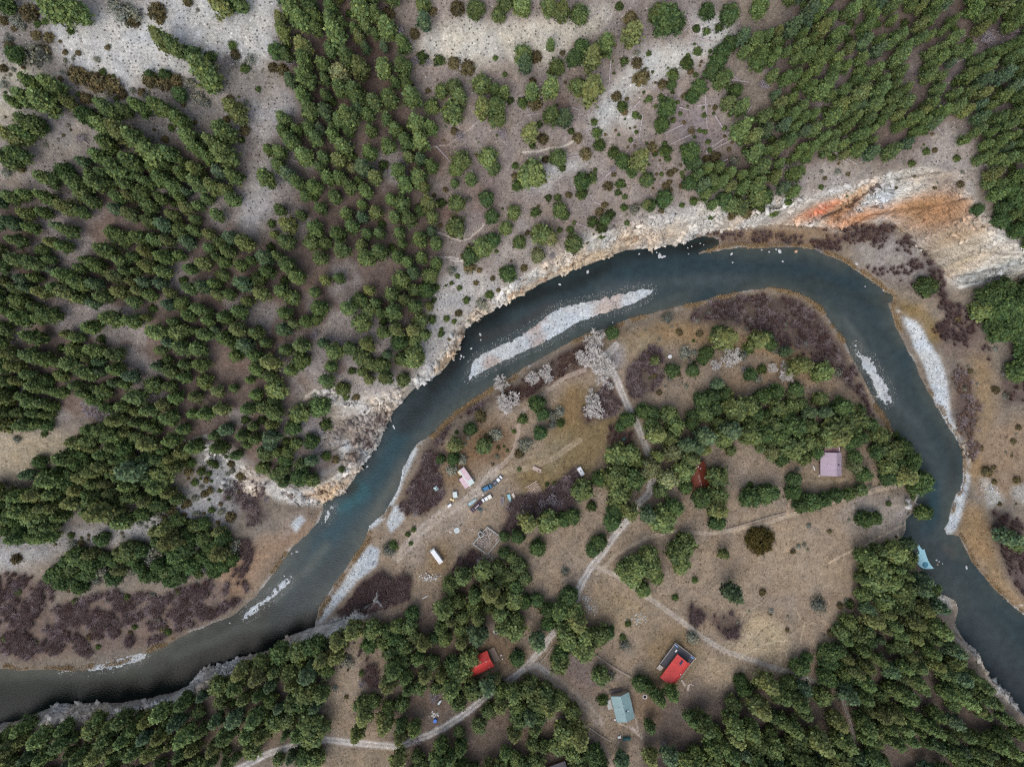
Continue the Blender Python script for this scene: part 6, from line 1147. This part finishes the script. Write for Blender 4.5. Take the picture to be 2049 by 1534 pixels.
# ice shelf
P = S('1836,1095 1839,1089 1843,1096 1847,1100 1850,1098 1852,1105 1857,1120 1863,1130 1869,1137 1858,1138 1848,1137 1841,1133 1834,1124 1829,1112 1833,1106 1839,1103'); p0 = P3(1848, 1118); p0.z = .0
s = MB(); W_ = [w2(p, .3) for p in P]; n = len(W_); s.v = [(x-p0.x, y-p0.y, .06+.12*rnd.random()) for x, y in W_]+[(x-p0.x, y-p0.y, -.1) for x, y in W_]+[(0, 0, .5)]; s.f = [(i, (i+1) % n, 2*n) for i in range(n)]+[(i, (i+1) % n, n+(i+1) % n, n+i) for i in range(n)]
IC = M('ice', (176, 226, 238), rough=.3, noise=.1, scale=.8); o = s.build('ice_shelf', IC); o.location = p0; tag(o, 'bright cyan-white ice shelf against the wooded bank of the river', 'ice')
p1 = P3(1851, 1129); s = MB().cyl(0, 0, .2, 1.5, .38, 18, 1.2); o2 = s.build('ice_dome', M('ice_dark', (96, 158, 180), rough=.25, noise=.15, scale=1), o); o2.location = (p1.x-p0.x, p1.y-p0.y, .12)
# ---------------------------------------------------------------- leafless trees
def bare_mesh(seed, spread, hgt, m, dens=5, w0=.24, minr=.035):
    r = random.Random(seed); V = []; Fq = []
    def grow(p, d, l, rad, lev):
        q = p+d*l; tube(V, Fq, p, q, rad, max(rad*.68, minr), 5 if lev < 2 else 3)
        if lev == 4: return
        for i in range(r.randint(3, dens) if lev else 7):
            a = r.uniform(0, 6.283) if lev else i*.9+r.uniform(-.3, .3); el_ = r.uniform(.2, .95) if lev else r.uniform(.25, .7)
            nd = Vector((math.cos(a)*math.cos(el_), math.sin(a)*math.cos(el_), math.sin(el_))); nd = (d*(.62 if lev else .1)+nd*.75).normalized(); nd.z = max(nd.z, .02); nd.normalize()
            f = 1 if lev == 0 else r.uniform(.45, 1); grow(p+d*l*f, nd, spread*(.44, .34, .25, .2)[lev]*r.uniform(.75, 1.2), max(rad*(.62 if lev else .7), minr), lev+1)
    grow(Vector((0, 0, -.2)), Vector((0, 0, 1)), hgt*.28, w0, 0)
    V = np.array(V); q = np.array([f for f in Fq if len(f) == 4]); return V, q
BM = M('cottonwood_bark', (240, 236, 232), noise=.15, scale=2, rough=.8); GM2 = M('snag_bark', (178, 170, 176), noise=.15, scale=2, rough=.8)
BARE = [(1190, 681, 21, 'topmost of the bare white trees by the loop track'), (1170, 711, 22, 'left one of three bare white trees where the tracks meet'), (1192, 722, 26, 'middle one of three bare white trees where the tracks meet'), (1216, 731, 20, 'bare white tree overhanging the bend of the main road'), (1206, 751, 19, 'bare white tree just below the track junction'), (1090, 743, 16, 'upper right of the bare white tree pair by the bank'), (1066, 758, 15, 'lower left of the bare white tree pair by the bank'), (1096, 757, 12, 'small pale bare tree touching the loop track'),
 (1001, 768, 17, 'bare white tree leaning over the river bank'), (1016, 801, 25, 'large bare white tree left of the loop track bend'), (1187, 802, 17, 'bare white tree crown upper part of the meadow pair'), (1188, 823, 22, 'large bare white tree standing at the meadow edge'), (1462, 716, 21, 'tall bare white tree in the middle of the bend'), (1431, 731, 12, 'small bare white tree left of the tall one'), (1548, 735, 11, 'left one of the bare white clump by olive pine'), (1573, 749, 17, 'broad bare white tree right of its clump'), (1546, 775, 9, 'small bare white tree at the grove edge'), (1570, 729, 9, 'small bare white tree above the broad one'), (1222, 772, 8, 'small bare white tree among purple brush beside the main road'), (1184, 782, 7, 'tiny bare white tree in purple brush above the meadow')]
protoB = []
for sd in range(4):
    V, q = bare_mesh(20+sd, 1.0, 1.6, BM, 6, .055, .0135); protoB.append(np_mesh('branches', V, q, BM))
tv = []; tf_ = []; tube(tv, tf_, (0, 0, -.15), (0, 0, .5), .06, .048, 8); BT = np_mesh('trunk', tv, tf_, BM)
def bare(px, py, r, label, pi, name='bare_tree', cat='bare tree', group='bare white cottonwoods', meshes=None, tk_=None):
    p = P3(px, py, 3.5); R = r*(H-p.z-4)/F; t = empty(name, p, rnd.uniform(0, 6.28)); s = R*1.28; t.scale = (s, s, s*.95); tag(t, label, cat, group)
    obj('branches', (meshes or protoB)[pi], t); obj('trunk', tk_ or BT, t)
for i, (x, y, r, lb) in enumerate(BARE): bare(x, y, r, lb, i % 4)
protoS = []
for sd in range(2):
    V, q = bare_mesh(60+sd, 1.0, 2.2, GM2, 4, .06, .014); protoS.append(np_mesh('branches', V, q, GM2))
ST = np_mesh('trunk', tv, tf_, GM2)
for i, (x, y, r) in enumerate([(579, 120, 13), (829, 119, 11), (854, 122, 9), (920, 271, 11), (1004, 266, 12), (806, 324, 12), (157, 275, 11), (455, 124, 13), (117, 5, 12), (271, 378, 10), (628, 670, 10), (170, 692, 10), (1227, 337, 9), (798, 57, 12), (1530, 168, 13), (1978, 77, 14), (1985, 330, 14), (1105, 512, 7), (185, 815, 22), (205, 828, 18), (225, 830, 14), (830, 1480, 12), (582, 1465, 9), (870, 1395, 12), (722, 1370, 9), (60, 1522, 10), (95, 1478, 9), (1330, 1490, 8), (1250, 1520, 9), (1105, 1000, 12), (1085, 1008, 10), (1120, 1010, 8), (1490, 740, 8), (395, 1065, 7), (530, 1000, 8), (830, 1030, 6)]):
    bare(x, y, r, f"grey leafless dead tree, {x/20.49:.0f}% across and {y/15.34:.0f}% down the photo", i % 2, 'dead_tree', 'dead tree', 'grey dead trees', protoS, ST)
